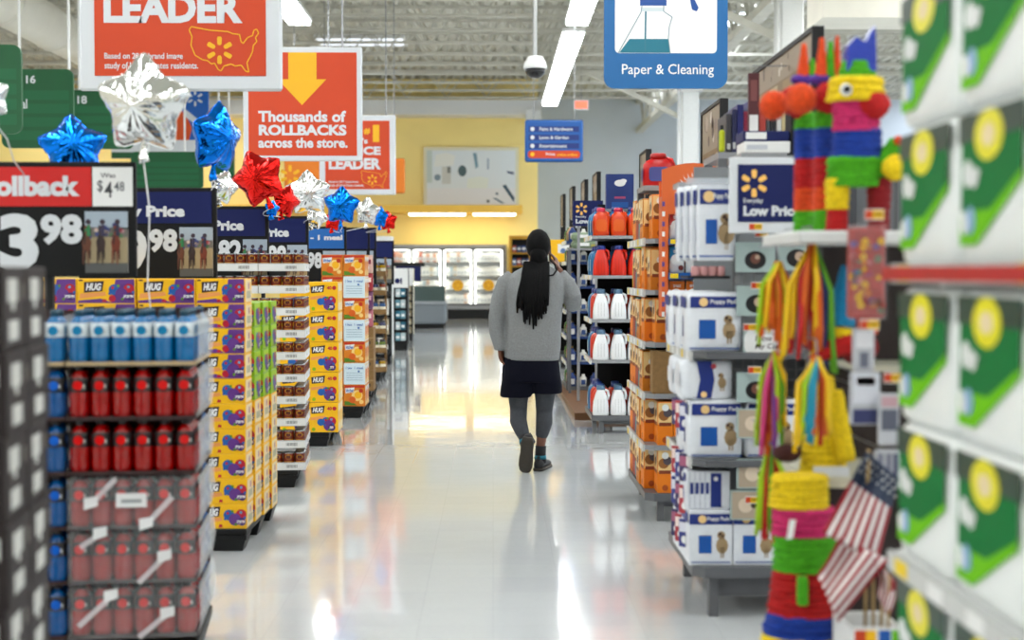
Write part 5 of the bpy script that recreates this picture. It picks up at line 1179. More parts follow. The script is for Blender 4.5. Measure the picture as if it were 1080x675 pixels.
for px, py, k, nm in ((796, 287, 0, 'black bowl card at top left of wire grid'), (840, 285, 1, 'black bowl card at top right of wire grid'), (797, 333, 1, 'black bowl card in the second row of the wire grid'), (804, 376, 2, 'white oval cat sign card on the wire grid'),
                      (797, 424, 0, 'black bowl card in the low row of wire grid'), (797, 462, 3, 'tan puppy picture card below the bowls'), (797, 515, 3, 'tan puppy picture card above the base boxes'), (790, 548, 3, 'tan puppy picture card in front of the spined boxes')):
    put('carded_bowl', BC[k], nm, 'card', (W(px, py, PY + .03).x, PY + .02, W(px, py, PY + .03).z), 0, 'cards on the wire grid')
def price_flag(px, py, Y, nm, c=(244, 196, 50)):
    b = MB(); w_, h_ = .055, .03; b.box(-w_ / 2, w_ / 2, -.001, .001, 0, h_, M_WHITE); f = Face(b, (-w_ / 2, -.001, 0), (w_, 0, 0), (0, 0, h_), (0, -1, 0)); f.rect(.02, .1, .4, .9, mat('tag_red', (226, 84, 50), .5), 1); f.rect(.4, .1, .98, .9, col(c), 1); f.text('9.97', .46, .3, .92, .7, M_DARK, 2)
    b.box(-.003, .003, .001, .08, h_ * .6, h_ * .8, M_WIRE); put('price_flag', b.mesh('price_flag'), nm, 'price tag', W(px, py, Y), 0, 'price flags on pegs')
for px, py, nm in ((803, 246, 'above the top left bowl card'), (799, 301, 'over the second bowl card'), (791, 345, 'over the oval cat card'), (796, 390, 'under the oval cat card'), (793, 527, 'beside the puppy cards')): price_flag(px, py + 4, PY - .02, 'red and yellow price flag ' + nm)
# framed low price sign
def low_price(pxl, pxr, pyt, pyb, Y, label, fx=.035, stand=0.0, cut=1.0, st=True):
    x0, zb = XZ(pxl, pyb, Y); x1, zt = XZ(pxr, pyt, Y)
    r = thing('price_card', label, 'sign', ((x0 + x1) / 2, Y, zb))
    b = MB(); b.box(x0 - fx, x1 + fx, Y, Y + .015, zb - fx * 1.3, zt + fx * .8, M_BORDER, .004); b.build('frame', r)
    b = MB(); b.box(x0, x1, Y - .004, Y, zb, zt, M_NAVY); f = Face(b, (x0, Y - .004, zb), ((x1 - x0), 0, 0), (0, 0, zt - zb), (0, -1, 0))
    f.spark(.25 * cut, .67, .24, mat('spark_peach', (250, 200, 120), .5), 2, .36); f.text('Everyday', .085 * cut, .31, .39 * cut, .41, M_BORDER, 2, .02); f.text('Low Price', .085 * cut, .1, .97 * cut, .28, M_BORDER, 2, .05); b.build('printed_panel', r)
    if st:
        b = MB(); b.box(x0 + .05, x0 + .08, Y + .015, Y + .04, zb - fx - stand, zt, M_STEEL_L); b.build('bracket', r)
        b = MB(); b.box(x1 - .08, x1 - .05, Y + .015, Y + .04, zb - fx - stand, zt, M_STEEL_L); b.build('bracket', r)
low_price(778, 846, 173.5, 234, 5.75, 'navy low price sign with yellow spark in white frame, beside pinatas')
low_price(604, 636, 211.5, 238.5, 15.2, 'small navy low price sign behind the detergent jugs', .0, cut=1.15, stand=1.92)
# price tag on frame bottom
price_flag(797, 243, 5.748, 'red and yellow price flag under the framed low price sign')
b = MB(); b.box(W(786, 200, 5.75).x, W(786, 200, 5.75).x + .02, 5.765, PY + .1, 1.62, 1.64, M_STEEL_L); b.box(W(786, 200, 5.75).x, W(786, 200, 5.75).x + .02, PY + .08, PY + .1, 1.1, 1.64, M_STEEL_L); tag(b.build('sign_arm'), 'grey arm carrying the framed low price sign', 'bracket')
header_panel(1.36, PY + .15, PY + 1.5, 2.27, 2.47, 'wide photo board over the pet pad unit, behind the pinatas', 1.9)
b = MB(); x_, z_ = XZ(793, 128, 6.6); b.box(x_ - .02, x_ + .03, 6.58, 6.6, z_ - .1, z_ + .22, mat('maroon_tag', (96, 40, 48), .5)); f = Face(b, (x_ - .02, 6.58, z_ - .1), (.05, 0, 0), (0, 0, .32), (0, -1, 0)); f.rect(.1, .05, .9, .4, M_WHITE, 1); f.rect(.1, .06, .9, .1, m_hy, 2); f.rect(.2, .6, .8, .9, col((150, 90, 90)), 1)
b.box(x_, 1.37, 6.59, 6.595, 2.4, 2.405, M_WIRE); tag(b.build('hang_tag'), 'maroon and white tag hanging at the photo board edge', 'tag')
# upright folders and boxes on the top shelf of the pad unit
zf = zat(164, 7.0)
b = MB(); b.box(1.08, 1.75, 6.82, 7.3, zf - .03, zf, M_STEEL_L); b.box(1.08, 1.12, 6.82, 6.86, 0, zf - .03, M_STEEL); b.box(1.71, 1.75, 7.26, 7.3, 0, zf - .03, M_STEEL); b.box(1.71, 1.75, 6.82, 6.86, 0, zf - .03, M_STEEL); b.box(1.08, 1.12, 7.26, 7.3, 0, zf - .03, M_STEEL)
tag(b.build('top_rack'), 'light grey rack holding the upright folders', 'rack')
fc = [(60, 60, 66), (40, 44, 90), (44, 48, 120), (150, 40, 70), (50, 70, 150), (28, 30, 36), (190, 70, 60), (80, 84, 90), (46, 50, 56), (220, 220, 218), (206, 190, 150), (236, 236, 234), (40, 42, 60), (200, 170, 90)]
x = W(765, 150, 6.9).x
for i in range(16):
    wv = (.026, .022, .03, .018)[i % 4]; hv = .19 + .045 * ((i * 7) % 5) / 4 + (.03 if 3 < i < 8 else 0); cc = fc[i % 14]; key = ('fold', cc, wv, hv)
    b = MB(); b.box(-wv / 2, wv / 2, 0, .26, 0, hv, col(cc, .45), .002); Face(b, (-wv / 2, 0, 0), (wv, 0, 0), (0, 0, hv), (0, -1, 0)).rect(.2, .1, .8, .25, col((200, 200, 200)), 1)
    put('folder', b.mesh('folder'), 'upright folder on the top rack, %s' % ('%s from left' % ORD[i + 1] if i < 12 else '%s from the right' % ORD[16 - i]), 'folder', (x + wv / 2, 6.88, zf), 0, 'upright folders'); x += wv + .003
b = MB(); b.box(-.013, .013, 0, .03, 0, .11, mat('lime_bottle', (196, 206, 50), .4), .01); b.lathe([(.008, .11), (.008, .13), (.006, .132)], 8, M_DARK, 0, .015); put('spray_can', b.mesh('spray_can'), 'small lime yellow bottle left of the upright folders', 'bottle', (W(761, 170, 6.86).x - .0, 6.84, zf), 0)
z0 = zat(163, 6.3)
b = MB(); b.box(W(782, 160, 6.2).x, W(830, 160, 6.2).x, 6.2, 6.5, z0 - .02, z0, M_STEEL_L); b.box(1.37, 1.39, 6.3, 6.5, 1.9, z0 - .01, M_STEEL_L); tag(b.build('top_bracket'), 'short grey shelf above the low price sign', 'shelf')
b = MB(); b.box(-.1, .1, 0, .2, 0, .05, M_WHITE, .003); f = box_faces(b, -.1, .1, 0, .2, 0, .05)['F']; f.rect(.05, .3, .5, .7, col((200, 204, 212)), 1); wb = b.mesh('flat_box')
b = MB(); b.box(-.1, .1, 0, .2, 0, .045, M_NAVY, .003); f = box_faces(b, -.1, .1, 0, .2, 0, .045)['F']; f.rect(.05, .2, .5, .85, M_WHITE, 1); nb = b.mesh('flat_box')
put('flat_box', wb, 'flat white box on the short shelf above the sign', 'box', (W(808, 160, 6.25).x, 6.22, z0), 0); put('flat_box', nb, 'flat navy box lying on the flat white box', 'box', (W(807, 150, 6.25).x, 6.22, z0 + .051), 0)
# black tablet-like frame leaning
b = MB(); b.slab([(0, 0), (.04, 0), (.012, .2), (0, .2)], (0, 0, 0), (1, 0, 0), (0, 0, 1), (0, 1, 0), .12, M_BLACK); put('leaning_frame', b.mesh('leaning_frame'), 'black frame leaning right of the flat boxes', 'frame', (W(808, 160, 6.25).x + .102, 6.22, z0), 0)

# ---------------------------------------------------------------- far shelf unit behind the detergents
SY = 16.6
sz = [zat(p, SY) for p in (382, 355, 328, 302, 276, 254)]
shelf_unit('far dark shelf unit with blue rails beyond the detergent', .86, 1.4, SY, SY + 1.1, sz, zat(408, SY), 2.0, M_DARK, mat('blue_shelf', (40, 70, 130), .45))
SP = []
for w_, h_, c1, c2 in ((.09, .16, (40, 70, 140), (220, 220, 220)), (.08, .14, (226, 226, 220), (60, 90, 150)), (.1, .18, (80, 130, 60), (230, 220, 150)), (.08, .16, (190, 60, 70), (240, 230, 220)), (.09, .13, (44, 46, 52), (210, 190, 90)), (.1, .17, (206, 170, 110), (90, 60, 50))):
    b = MB(); b.loft([sup(0, 0, w_, .08, 0, .5), sup(0, 0, w_, .08, h_ * .7, .5), sup(0, 0, w_ * .5, .05, h_ * .85, .7), sup(0, 0, w_ * .45, .04, h_, .8)], col(c1, .35), True); Face(b, (-w_ / 2, -.041, 0), (w_, 0, 0), (0, 0, h_), (0, -1, 0)).rect(.2, .15, .8, .55, col(c2, .4), 1); Face(b, (-w_ / 2 - .001, .04, 0), (0, -.08, 0), (0, 0, h_), (-1, 0, 0)).rect(.2, .15, .8, .55, col(c2, .4), 1); SP.append(b.mesh('cleaning_bottle'))
nq = 0
for k, z in enumerate([zat(408, SY)] + sz):
    for i in range(3):
        for j in range(5 if i == 0 else 1):
            put('cleaning_bottle', SP[(nq * 5 + k) % 6], 'small bottle on far dark unit, %s level up, %s from aisle, %s row' % (ORD[k + 1], ORD[i + 1], ORD[j + 1]), 'bottle', (.93 + i * .13, SY + .08 + j * .2, z), 0, 'bottles on the far dark unit'); nq += 1
# folded green bags under the far sign
b = MB(); b.box(-.2, .2, 0, .3, 0, .09, mat('sage_bag', (150, 170, 140), .5), .03); f = Face(b, (-.2, -.001, 0), (.4, 0, 0), (0, 0, .09), (0, -1, 0)); f.rect(.2, .3, .5, .7, M_WHITE, 1); f.rect(.55, .2, .8, .5, col((200, 190, 110)), 1); me = b.mesh('folded_bag')
for k in range(2): put('folded_bag', me, 'folded sage green bag under the small price sign, %s' % ('lower one', 'upper one')[k], 'bag', (1.1, SY - .35, zat(262, SY - .3) + k * .092), 0, 'folded bags')
b = MB(); zq = zat(262, SY - .3); b.box(.85, 1.35, SY - .42, SY - .02, zq - .02, zq, M_STEEL_L)
for x in (.86, 1.31):
    for y in (SY - .42, SY - .06): b.box(x, x + .03, y, y + .03, .07, zq - .02, M_STEEL)
tag(b.build('bag_rack'), 'thin grey rack carrying the folded green bags', 'rack')
for k, (px, pyt, Yh) in enumerate(((594, 206, 22.5), (604, 198, 20.3), (617, 191, 18.2), (630, 183, 16.7))):
    header_panel(W(px, 220, Yh).x, Yh, Yh + .7, zat(pyt + 32, Yh), zat(pyt, Yh), 'narrow far photo board, %s from the aisle end' % ORD[k + 1], 0)
# yellow carton and its far unit behind the person's shoulder
VY = 21.5
shelf_unit('furthest shelf unit on the right behind the person', .86, 1.4, VY, VY + 1.1, [.55, .9, 1.25, 1.6], .2, 1.95, M_DARK, M_STEEL_L)
b = MB(); b.box(-.2, .2, 0, .3, 0, .34, m_hy, .004); f = box_faces(b, -.2, .2, 0, .3, 0, .34)['F']; f.rect(.3, .4, .9, .8, M_WHITE, 1); f.disc(.5, .5, .12, col((110, 140, 190)), 2); put('yellow_carton', b.mesh('yellow_carton'), 'yellow carton on the furthest right shelf by the raised hand', 'carton', (1.06, VY + .02, 1.6 + .002), 0)
nq = 0
for k, z in enumerate((.2, .55, .9, 1.25)):
    for j in range(5):
        put('cleaning_bottle', SP[(nq * 7 + k) % 6], 'small bottle on furthest right unit, %s level up, %s row back' % (ORD[k + 1], ORD[j + 1]), 'bottle', (.93, VY + .08 + j * .2, z), 0, 'bottles on the furthest right unit'); nq += 1

# ---------------------------------------------------------------- paper towel stacks nearest the camera
TX = .93
r = shelf_unit('white shelf unit of wrapped paper towels nearest on the right', TX, 1.5, 2.0, 3.33, [1.465, .80, .455], .12, 2.5, M_WHITE, M_WHITE)
b = MB(); b.box(TX - .02, TX - .013, 2.05, 3.31, 1.432, 1.462, mat('red_rail', (196, 34, 34), .45)); b.build('red_strip', r)
m_tw = mat('towel_wrap_white', (230, 234, 232), .3, noise=.04, nscale=12, bump=.3); m_tg = mat('towel_green', (0, 128, 68), .6, spec=.15); m_tl = mat('towel_lime', (128, 204, 62), .6, spec=.15); m_ty = mat('towel_yellow', (228, 220, 60), .4); m_tdk = mat('towel_dark_green', (10, 64, 50), .4)
def towel_pack():
    b = MB(); L_, D_, H_ = .412, .26, .305; rings = []
    n_ = 40
    for z, k in ((0, .9), (.04, .98), (.12, 1), (.5, 1.005), (.88, 1), (.96, .98), (1, .9)):
        ring = []
        for j in range(n_):
            t = 2 * math.pi * j / n_; p = .22
            x = D_ / 2 * math.copysign(abs(math.cos(t)) ** p, math.cos(t)); y = L_ / 2 * math.copysign(abs(math.sin(t)) ** p, math.sin(t))
            lump = 1 - .035 * (1 - abs(math.cos(math.pi * 3 * (y / L_ + .5)))) * 0 - .03 * (abs(math.sin(math.pi * 3 * (y / L_ + .5))) < .35)
            ring.append((x * k * lump, y * k, H_ * z))
        rings.append(ring)
    b.loft(rings, m_tw, True); body = b.mesh('wrapped_rolls')
    b = MB(); f = Face(b, (-D_ / 2 - .003, L_ / 2, 0), (0, -L_, 0), (0, 0, H_), (-1, 0, 0))
    f.poly([(.08, .12), (.32, .12), (.9, .5), (.9, .6), (.08, .3)], m_tl, 2); f.poly([(.1, .34), (.5, .34), (.9, .56), (.9, .9), (.1, .9)], m_tg, 3); f.poly([(.06, .78), (.94, .78), (.94, .96), (.06, .96)], m_tdk, 4); f.disc(.48, .8, .26, m_ty, 5, 16, .62); f.disc(.48, .8, .12, m_pale, 6, 14, .6)
    f.disc(.2, .58, .09, m_tw, 5); f.disc(.3, .55, .07, m_tw, 6); f.disc(.24, .28, .09, mat('towel_print_blue', (150, 190, 226), .4), 5); f.disc(.16, .26, .07, m_tw, 6); f.text('Big', .2, .5, .38, .62, m_tw, 7)
    lab = b.mesh('printed_label'); return [('wrapped_rolls', body, [('printed_label', lab)])]
TP = towel_pack()
for z, nm in ((1.466, 'on upper shelf'), (1.775, 'second up on upper shelf'), (2.085, 'topmost on upper shelf'), (.801, 'on middle shelf'), (1.11, 'second up on middle shelf'), (.456, 'on lower shelf'), (.121, 'on base deck')):
    for j in range(3):
        if j == 2 and z > 9: continue
        put_parts('paper_towel_pack', TP, 'green labelled paper towel pack %s, %s column from far end' % (nm, ORD[j + 1]), 'paper towels', (TX + .14, 3.085 - j * .415, z), 0, 'paper towel packs')
# ================================================================== PARTY RACK WITH PINATAS
RX0, RX1, RY = .93, 1.8, 4.55
r = thing('party_rack', 'grey pegboard rack with white top shelf holding the pinatas', 'rack', ((RX0 + RX1) / 2, RY, 0))
b = MB(); b.box(RX0 + .12, RX1, RY + .18, RY + .21, .12, 1.56, mat('dark_pegboard', (58, 46, 46), .6)); b.build('back_panel', r)
b = MB(); b.box(RX0 - .03, RX1, RY - .38, RY + .2, 1.535, 1.572, mat('top_shelf_white', (216, 218, 216), .4), .006); b.build('top_shelf', r)
b = MB(); b.box(RX0, RX1, RY - .42, RY + .2, .1, .15, M_STEEL); b.build('base_deck', r)
for x in (RX0 + .12, RX1 - .04):
    b = MB(); b.box(x, x + .04, RY + .14, RY + .18, 0, 1.535, M_STEEL); b.build('upright', r)
for x in (RX0 + .05, RX1 - .1):
    b = MB(); b.box(x, x + .05, RY - .38, RY + .1, 0, .1, M_STEEL); b.build('leg', r)
b = MB(); b.box(RX0 + .2, RX1, RY - .14, RY + .18, 1.14, 1.158, mat('mid_shelf_cream', (206, 204, 186), .5)); b.build('mid_shelf', r)
b = MB(); b.box(RX0 + .02, RX1, RY - .3, RY + .18, .80, .83, mat('mid_shelf_cream', (206, 204, 186), .5)); b.build('mid_shelf', r)
TIS = {}
def tissue(n_, rgb):
    if n_ not in TIS: TIS[n_] = mat('tissue_' + n_, rgb, .85, noise=.25, nscale=120, bump=.8)
    return TIS[n_]
for n_, c_ in (('orange', (246, 92, 16)), ('red', (204, 22, 34)), ('blue', (26, 66, 170)), ('green', (98, 190, 44)), ('yellow', (246, 212, 28)), ('pink', (232, 64, 124)), ('purple', (96, 60, 170)), ('teal', (0, 150, 200)), ('maroon', (150, 14, 30)), ('brown', (70, 24, 20))): tissue(n_, c_)
def fringe(b, cx, cy, z0, z1, r0, r1, m, ry=None, seg=24, seed=1):
    """stacked rows of cut tissue fringe"""
    rr = random.Random(seed); n_ = max(2, int(round((z1 - z0) / .02))); prof = []
    for k in range(n_):
        t0 = k / n_; a = r0 + (r1 - r0) * t0; prof += [(a * .95, z0 + (z1 - z0) * t0 - .003), (a * 1.06, z0 + (z1 - z0) * t0), (a * .98, z0 + (z1 - z0) * (t0 + .85 / n_))]
    prof.append((r1 * .9, z1)); tab = [[rr.uniform(.955, 1.045) for _ in range(seg)] for _ in prof]
    b.lathe(prof, seg, m, cx, cy, True, sy=(ry or 1), wob=lambda a, k: tab[k][int(round(a / (2 * math.pi) * seg)) % seg])
def fuzz(b, c, rad_, m, sx=1, sy=1, sz=1, seed=1):
    rr = random.Random(seed); tab = [[rr.uniform(.94, 1.05) for _ in range(18)] for _ in range(13)]
    b.ball(c, rad_, m, 18, 12, sx, sy, sz, wob=lambda j, k: tab[k][j])
def cone(b, p0, p1, r0, r1, m, n_=8, seg=14):
    p0, p1 = Vector(p0), Vector(p1); pts, rs = [], []
    for k in range(n_ + 1):
        t = k / n_; pts.append(p0.lerp(p1, t)); rs.append((r0 + (r1 - r0) * t) * (1.05 if k % 2 else .96))
    b.tube(pts, rs, m, seg)
ZS = 1.573
# --- slim pinatas with orange snouts
def slim_pinata(cx, Y, ccol, headpx, snoutpx, label, ears):
    s_ = Y / 1500; x = W(cx, 200, Y).x
    r = thing('slim_pinata', label, 'pinata', (x, Y, ZS))
    for (pb, pt, cn) in ((243, 219, 'green'), (219, 195, 'orange'), (195, 164, 'red'), (164, 133, 'blue'), (133, 116, 'green')):
        z0 = ZS + (243 - pb) * s_; z1 = ZS + (243 - pt) * s_; b = MB(); fringe(b, x, Y, z0, z1, 10.5 * s_, 10.2 * s_, TIS[cn], seed=int(cx + pb)); b.build('leg_band' if pb > 200 else 'body_band', r)
    h = W(headpx[0], headpx[1], Y - .02); b = MB(); fuzz(b, h, headpx[2] * s_, TIS['red'], 1, 1, 1.05, int(cx)); b.tube([(x, Y, ZS + 122 * s_), (h.x, Y - .02, h.z)], [9 * s_, 11 * s_], TIS['red']); b.build('head', r)
    q = W(snoutpx[0], snoutpx[1], Y - .06); b = MB(); fuzz(b, q, snoutpx[2] * s_, TIS['orange'], seed=int(cx) + 5); b.build('snout', r)
    b = MB(); e0 = W(ears[0][0], 84, Y); b.ball(e0, 9 * s_, TIS['purple'], 12, 8, 1.5, 1, .7); b.build('collar', r)
    for (ex, ey0, ey1, rr_, cn) in ears:
        a = W(ex, ey0, Y); c_ = W(ex + 1, ey1, Y); b = MB(); cone(b, a, c_, rr_ * s_, rr_ * .3 * s_, TIS[cn]); b.build('ear', r)
slim_pinata(848, 4.50, 0, (836, 106, 14), (816, 111, 15), 'slim striped pinata with the leftmost orange ball snout', [(847, 86, 46, 8, 'orange'), (856, 84, 62, 7, 'green'), (851, 84, 74, 6, 'orange')])
slim_pinata(869, 4.36, 0, (874, 103, 16), (845, 104, 16), 'slim striped pinata with orange ball snout next to the big donkey', [(866, 86, 40, 8, 'orange'), (875, 84, 44, 7, 'green'), (882, 86, 38, 6, 'orange')])
# --- big donkey pinata
Y = 4.22; s_ = Y / 1500; x = W(904, 200, Y).x
r = thing('donkey_pinata', 'big rainbow donkey pinata with pink face and blue hat', 'pinata', (x, Y, ZS))
def zz(py): return W(900, py, Y).z
def xx(px): return W(px, 200, Y).x
base = zz(243) - ZS
for lx, nm in ((883, 'f'), (927, 'b')):
    b = MB(); fringe(b, xx(lx), Y, ZS, zz(220), 11.5 * s_, 10.5 * s_, TIS['red' if nm == 'f' else 'maroon'], seed=3); b.build('hoof', r)
    b = MB(); fringe(b, xx(lx), Y, zz(220), zz(188), 12 * s_, 13 * s_, TIS['yellow' if nm == 'f' else 'maroon'], seed=4); b.build('leg', r)  # back leg and hoof coloured dark maroon for the shade there
b = MB(); fringe(b, xx(902), Y, zz(196), zz(165), 30 * s_, 29 * s_, TIS['green'], .6, seed=5); b.build('belly_band', r)
b = MB(); fringe(b, xx(904), Y, zz(166), zz(135), 26 * s_, 24 * s_, TIS['blue'], .65, seed=6); b.build('chest_band', r)
b = MB(); fringe(b, xx(902), Y, zz(138), zz(104), 24 * s_, 25 * s_, TIS['pink'], .7, seed=7); b.build('face_band', r)
b = MB(); fuzz(b, (xx(917), Y - .03, zz(112)), 17 * s_, TIS['red'], 1.1, .9, .9, 8); b.build('cheek', r)
b = MB(); fringe(b, xx(901), Y - .01, zz(107), zz(82), 30 * s_, 27 * s_, TIS['yellow'], .7, seed=9); hd = b.build('forehead', r)
b = MB(); c_ = Vector((xx(885), Y - .075, zz(98))); b.ball(c_, 6.5 * s_, M_WHITE, 10, 7, 1, .5, 1); e_ = b.build('eye', r)
b = MB(); b.ball(c_ + Vector((0, -.012, 0)), 4 * s_, M_BLACK, 10, 7, 1, .5, 1); b.build('pupil', e_)
b = MB(); fringe(b, xx(903), Y, zz(84), zz(64), 20 * s_, 15 * s_, TIS['green'], .7, seed=10); b.build('mane', r)
b = MB(); pp = [(889, 76), (921, 76), (919, 28), (909, 46), (899, 40), (891, 50)]; b.slab([(xx(a) - xx(889), zz(c) - zz(76)) for a, c in pp], (xx(889), Y - .03, zz(76)), (1, 0, 0), (0, 0, 1), (0, 1, 0), .06, mat('glossy_blue_foil', (24, 52, 160), .2, bump=.5, nscale=40)); b.build('hat', r)
b = MB(); cone(b, (xx(926), Y, zz(180)), (xx(944), Y - .03, zz(150)), 12 * s_, 9 * s_, TIS['green']); tl = b.build('tail', r)
b = MB(); fuzz(b, (xx(939), Y - .05, zz(178)), 14 * s_, TIS['yellow'], seed=12); b.build('tail_tip', r)
b = MB(); fuzz(b, (xx(941), Y - .06, zz(150)), 5 * s_, TIS['orange'], seed=13); b.build('tail_pompom', r)
# --- streamers
RC = {'o': (246, 120, 30), 'y': (248, 206, 40), 'l': (176, 214, 50), 'v': (140, 70, 160), 'n': (40, 50, 120), 'r': (218, 40, 46), 't': (60, 170, 200), 'p': (236, 84, 150), 'g': (110, 180, 60)}
RCM = {k: mat('ribbon_' + k, c, .45) for k, c in RC.items()}
def tassel(top, ends, Y, label, hook=True):
    t = W(top[0], top[1], Y); r = thing('streamer', label, 'streamer', t); rr = random.Random(int(top[0]))
    ends = [(ex + rr.uniform(-3, 3), ey + rr.uniform(-14, 6), cc) for ex, ey, cc in ends for _ in range(2)]
    for i, (ex, ey, cc) in enumerate(ends):
        e = W(ex, ey, Y + rr.uniform(-.05, .05)); mid = t.lerp(e, .45) + Vector(((e.x - t.x) * .35, rr.uniform(-.03, .02), .03)); m3 = t.lerp(e, .8) + Vector(((e.x - t.x) * .1, rr.uniform(-.02, .02), 0))
        b = MB(); b.tube([t + Vector((rr.uniform(-.008, .008), 0, 0)), mid, m3, e], [.005, .0078, .0078, .0065], RCM[cc], 6, flat=.3); b.build('ribbon', r)
    b = MB(); b.tube([t, t + Vector((0, .02, .05)), (t.x, RY + .18, t.z + .05)], .003, M_WIRE, 5); b.build('peg_hook', r)
def spread(x0, x1, y, cs, jit=10):
    rr = random.Random(int(x0 + y)); n_ = len(cs); return [(x0 + (x1 - x0) * i / (n_ - 1), y + rr.uniform(-jit, jit), c) for i, c in enumerate(cs)]
tassel((821, 276), spread(800, 838, 356, 'loyoyolyov'), 4.42, 'orange and yellow streamer hanging left below the top shelf')
tassel((857, 256), spread(824, 880, 380, 'yyrroryonng'), 4.32, 'long rainbow streamer with navy and red ribbons in the middle')
tassel((862, 376), spread(838, 876, 468, 'yyltttoroyy'), 4.18, 'yellow and teal tassel on the red pinata cone')
tassel((818, 370), spread(797, 826, 470, 'llprovplgy'), 4.40, 'lime and pink streamer hanging at the rack edge')
tassel((812, 470), spread(800, 826, 566, 'lrrgorl'), 4.42, 'low red and lime streamer beside the striped pinata tower')
# --- star pinata with cones
Y = 4.36; r = thing('star_pinata', 'star pinata with teal and red cones below the top shelf', 'pinata', W(900, 365, Y)); s_ = Y / 1500
b = MB(); fuzz(b, W(906, 366, Y), 20 * s_, TIS['maroon'], seed=3); b.build('core', r)
b = MB(); cone(b, W(886, 346, Y), W(892, 280, Y), 17 * s_, 5 * s_, TIS['teal']); b.build('cone', r)
b = MB(); cone(b, W(885, 356, Y), W(886, 345, Y), 18 * s_, 18 * s_, TIS['yellow'], 3); b.build('cone_band', r)
b = MB(); cone(b, W(894, 360, Y - .02), W(856, 379, Y - .06), 14 * s_, 4 * s_, TIS['red']); b.build('cone', r)
b = MB(); cone(b, W(912, 350, Y), W(925, 300, Y), 14 * s_, 4 * s_, TIS['orange']); b.build('cone', r)
b = MB(); b.tube([W(906, 350, Y), W(906, 258, Y)], .004, M_WIRE, 5); b.build('hanging_wire', r)
# --- yellow bell pinata and bag
Y = 4.36; c_ = W(868, 486, Y); r = thing('yellow_pinata', 'yellow bell shaped pinata on the middle shelf', 'pinata', (c_.x, Y, .832)); s_ = Y / 1500
zb_ = .832; b = MB(); fringe(b, c_.x, Y, zb_, W(868, 396, Y).z, 25 * s_, 10 * s_, TIS['yellow'], .8, seed=21); b.build('bell', r)
b = MB(); cone(b, W(880, 412, Y - .05), W(893, 486, Y - .05), 9 * s_, 10 * s_, TIS['yellow']); b.build('side_wing', r)
b = MB(); b.box(c_.x - .05, c_.x + .06, Y - .09, Y - .085, zb_ - .0, zb_ + .03, M_BORDER); b.build('paper_label', r)
b = MB(); fuzz(b, W(830, 478, Y - .05), 12 * s_, TIS['brown'], 1.3, 1, .8, 4); b.build('brown_end', r)
# --- striped pinata tower low down
Y = 4.20; s_ = Y / 1500; r = thing('pinata_tower', 'tall striped pinata tower standing low before the flags', 'pinata', (W(846, 600, Y).x, Y, .151))
def band(py0, py1, pcx, w0, w1, cn, seed):
    b = MB(); fringe(b, W(pcx, py0, Y).x, Y, W(pcx, py1, Y).z, W(pcx, py0, Y).z, w1 / 2 * s_, w0 / 2 * s_, TIS[cn], .8, 28, seed); return b.build('band', r)
band(500, 534, 843, 58, 62, 'yellow', 1); band(533, 563, 847, 64, 64, 'pink', 2); band(562, 600, 849, 64, 66, 'green', 3); g = band(599, 646, 849, 66, 76, 'red', 4); band(644, 668, 848, 78, 84, 'blue', 5); band(667, 720, 848, 88, 92, 'yellow', 6); band(719, 768 - 13, 848, 92, 90, 'red', 7)
b = MB(); p = W(844, 640, Y - .125); q = W(852, 610, Y - .125); b.box(p.x - .004, q.x + .004, Y - .118, Y - .09, p.z, q.z, TIS['green'], .004); b.build('green_patch', r)
b = MB(); p = W(829, 569, Y - .1); q = W(838, 548, Y - .1); b.add([(p.x, Y - .103, p.z), (p.x + .018, Y - .108, p.z + .004), (q.x + .004, Y - .1, q.z), (q.x - .014, Y - .098, q.z)], [(0, 1, 2, 3)], M_WHITE); b.build('paper_tag', r)
# --- clear bag of party toys
Y = 4.02; a = W(894, 336, Y); c_ = W(933, 240, Y); r = thing('toy_bag', 'clear hanging bag packed with small colourful stars', 'bag', a)
b = MB(); b.box(a.x, c_.x, Y - .015, Y + .02, a.z, c_.z, mat('bag_red_fill', (170, 50, 44), .35, noise=.3, nscale=60), .008); f = Face(b, (a.x, Y - .0155, a.z), (c_.x - a.x, 0, 0), (0, 0, c_.z - a.z), (0, -1, 0)); rr = random.Random(9)
for q in range(46): f.spark(rr.uniform(.1, .9), rr.uniform(.05, .86), rr.uniform(.025, .045), col(rr.choice([(240, 200, 60), (220, 80, 60), (110, 110, 180), (226, 150, 160), (90, 150, 120), (236, 150, 60)])), 1 + q % 5, .7)
b.build('toys', r)
b = MB(); b.box(a.x - .004, c_.x + .004, Y - .019, Y - .0165, a.z - .004, c_.z + .01, mat('clear_film', (240, 240, 240), .08, alpha=.04)); b.build('clear_film', r)
b = MB(); b.tube([((a.x + c_.x) / 2, Y, c_.z), ((a.x + c_.x) / 2, Y + .1, c_.z + .01), ((a.x + c_.x) / 2, RY - .3, c_.z + .01)], .003, M_WIRE, 5); b.build('peg_hook', r)
price_flag(922, 232, 4.0, 'red and yellow price flag above the toy bag'); price_flag(917, 348, 4.0, 'red and yellow price flag under the toy bag'); price_flag(942, 404, 4.0, 'orange price flag beside the grey packs')
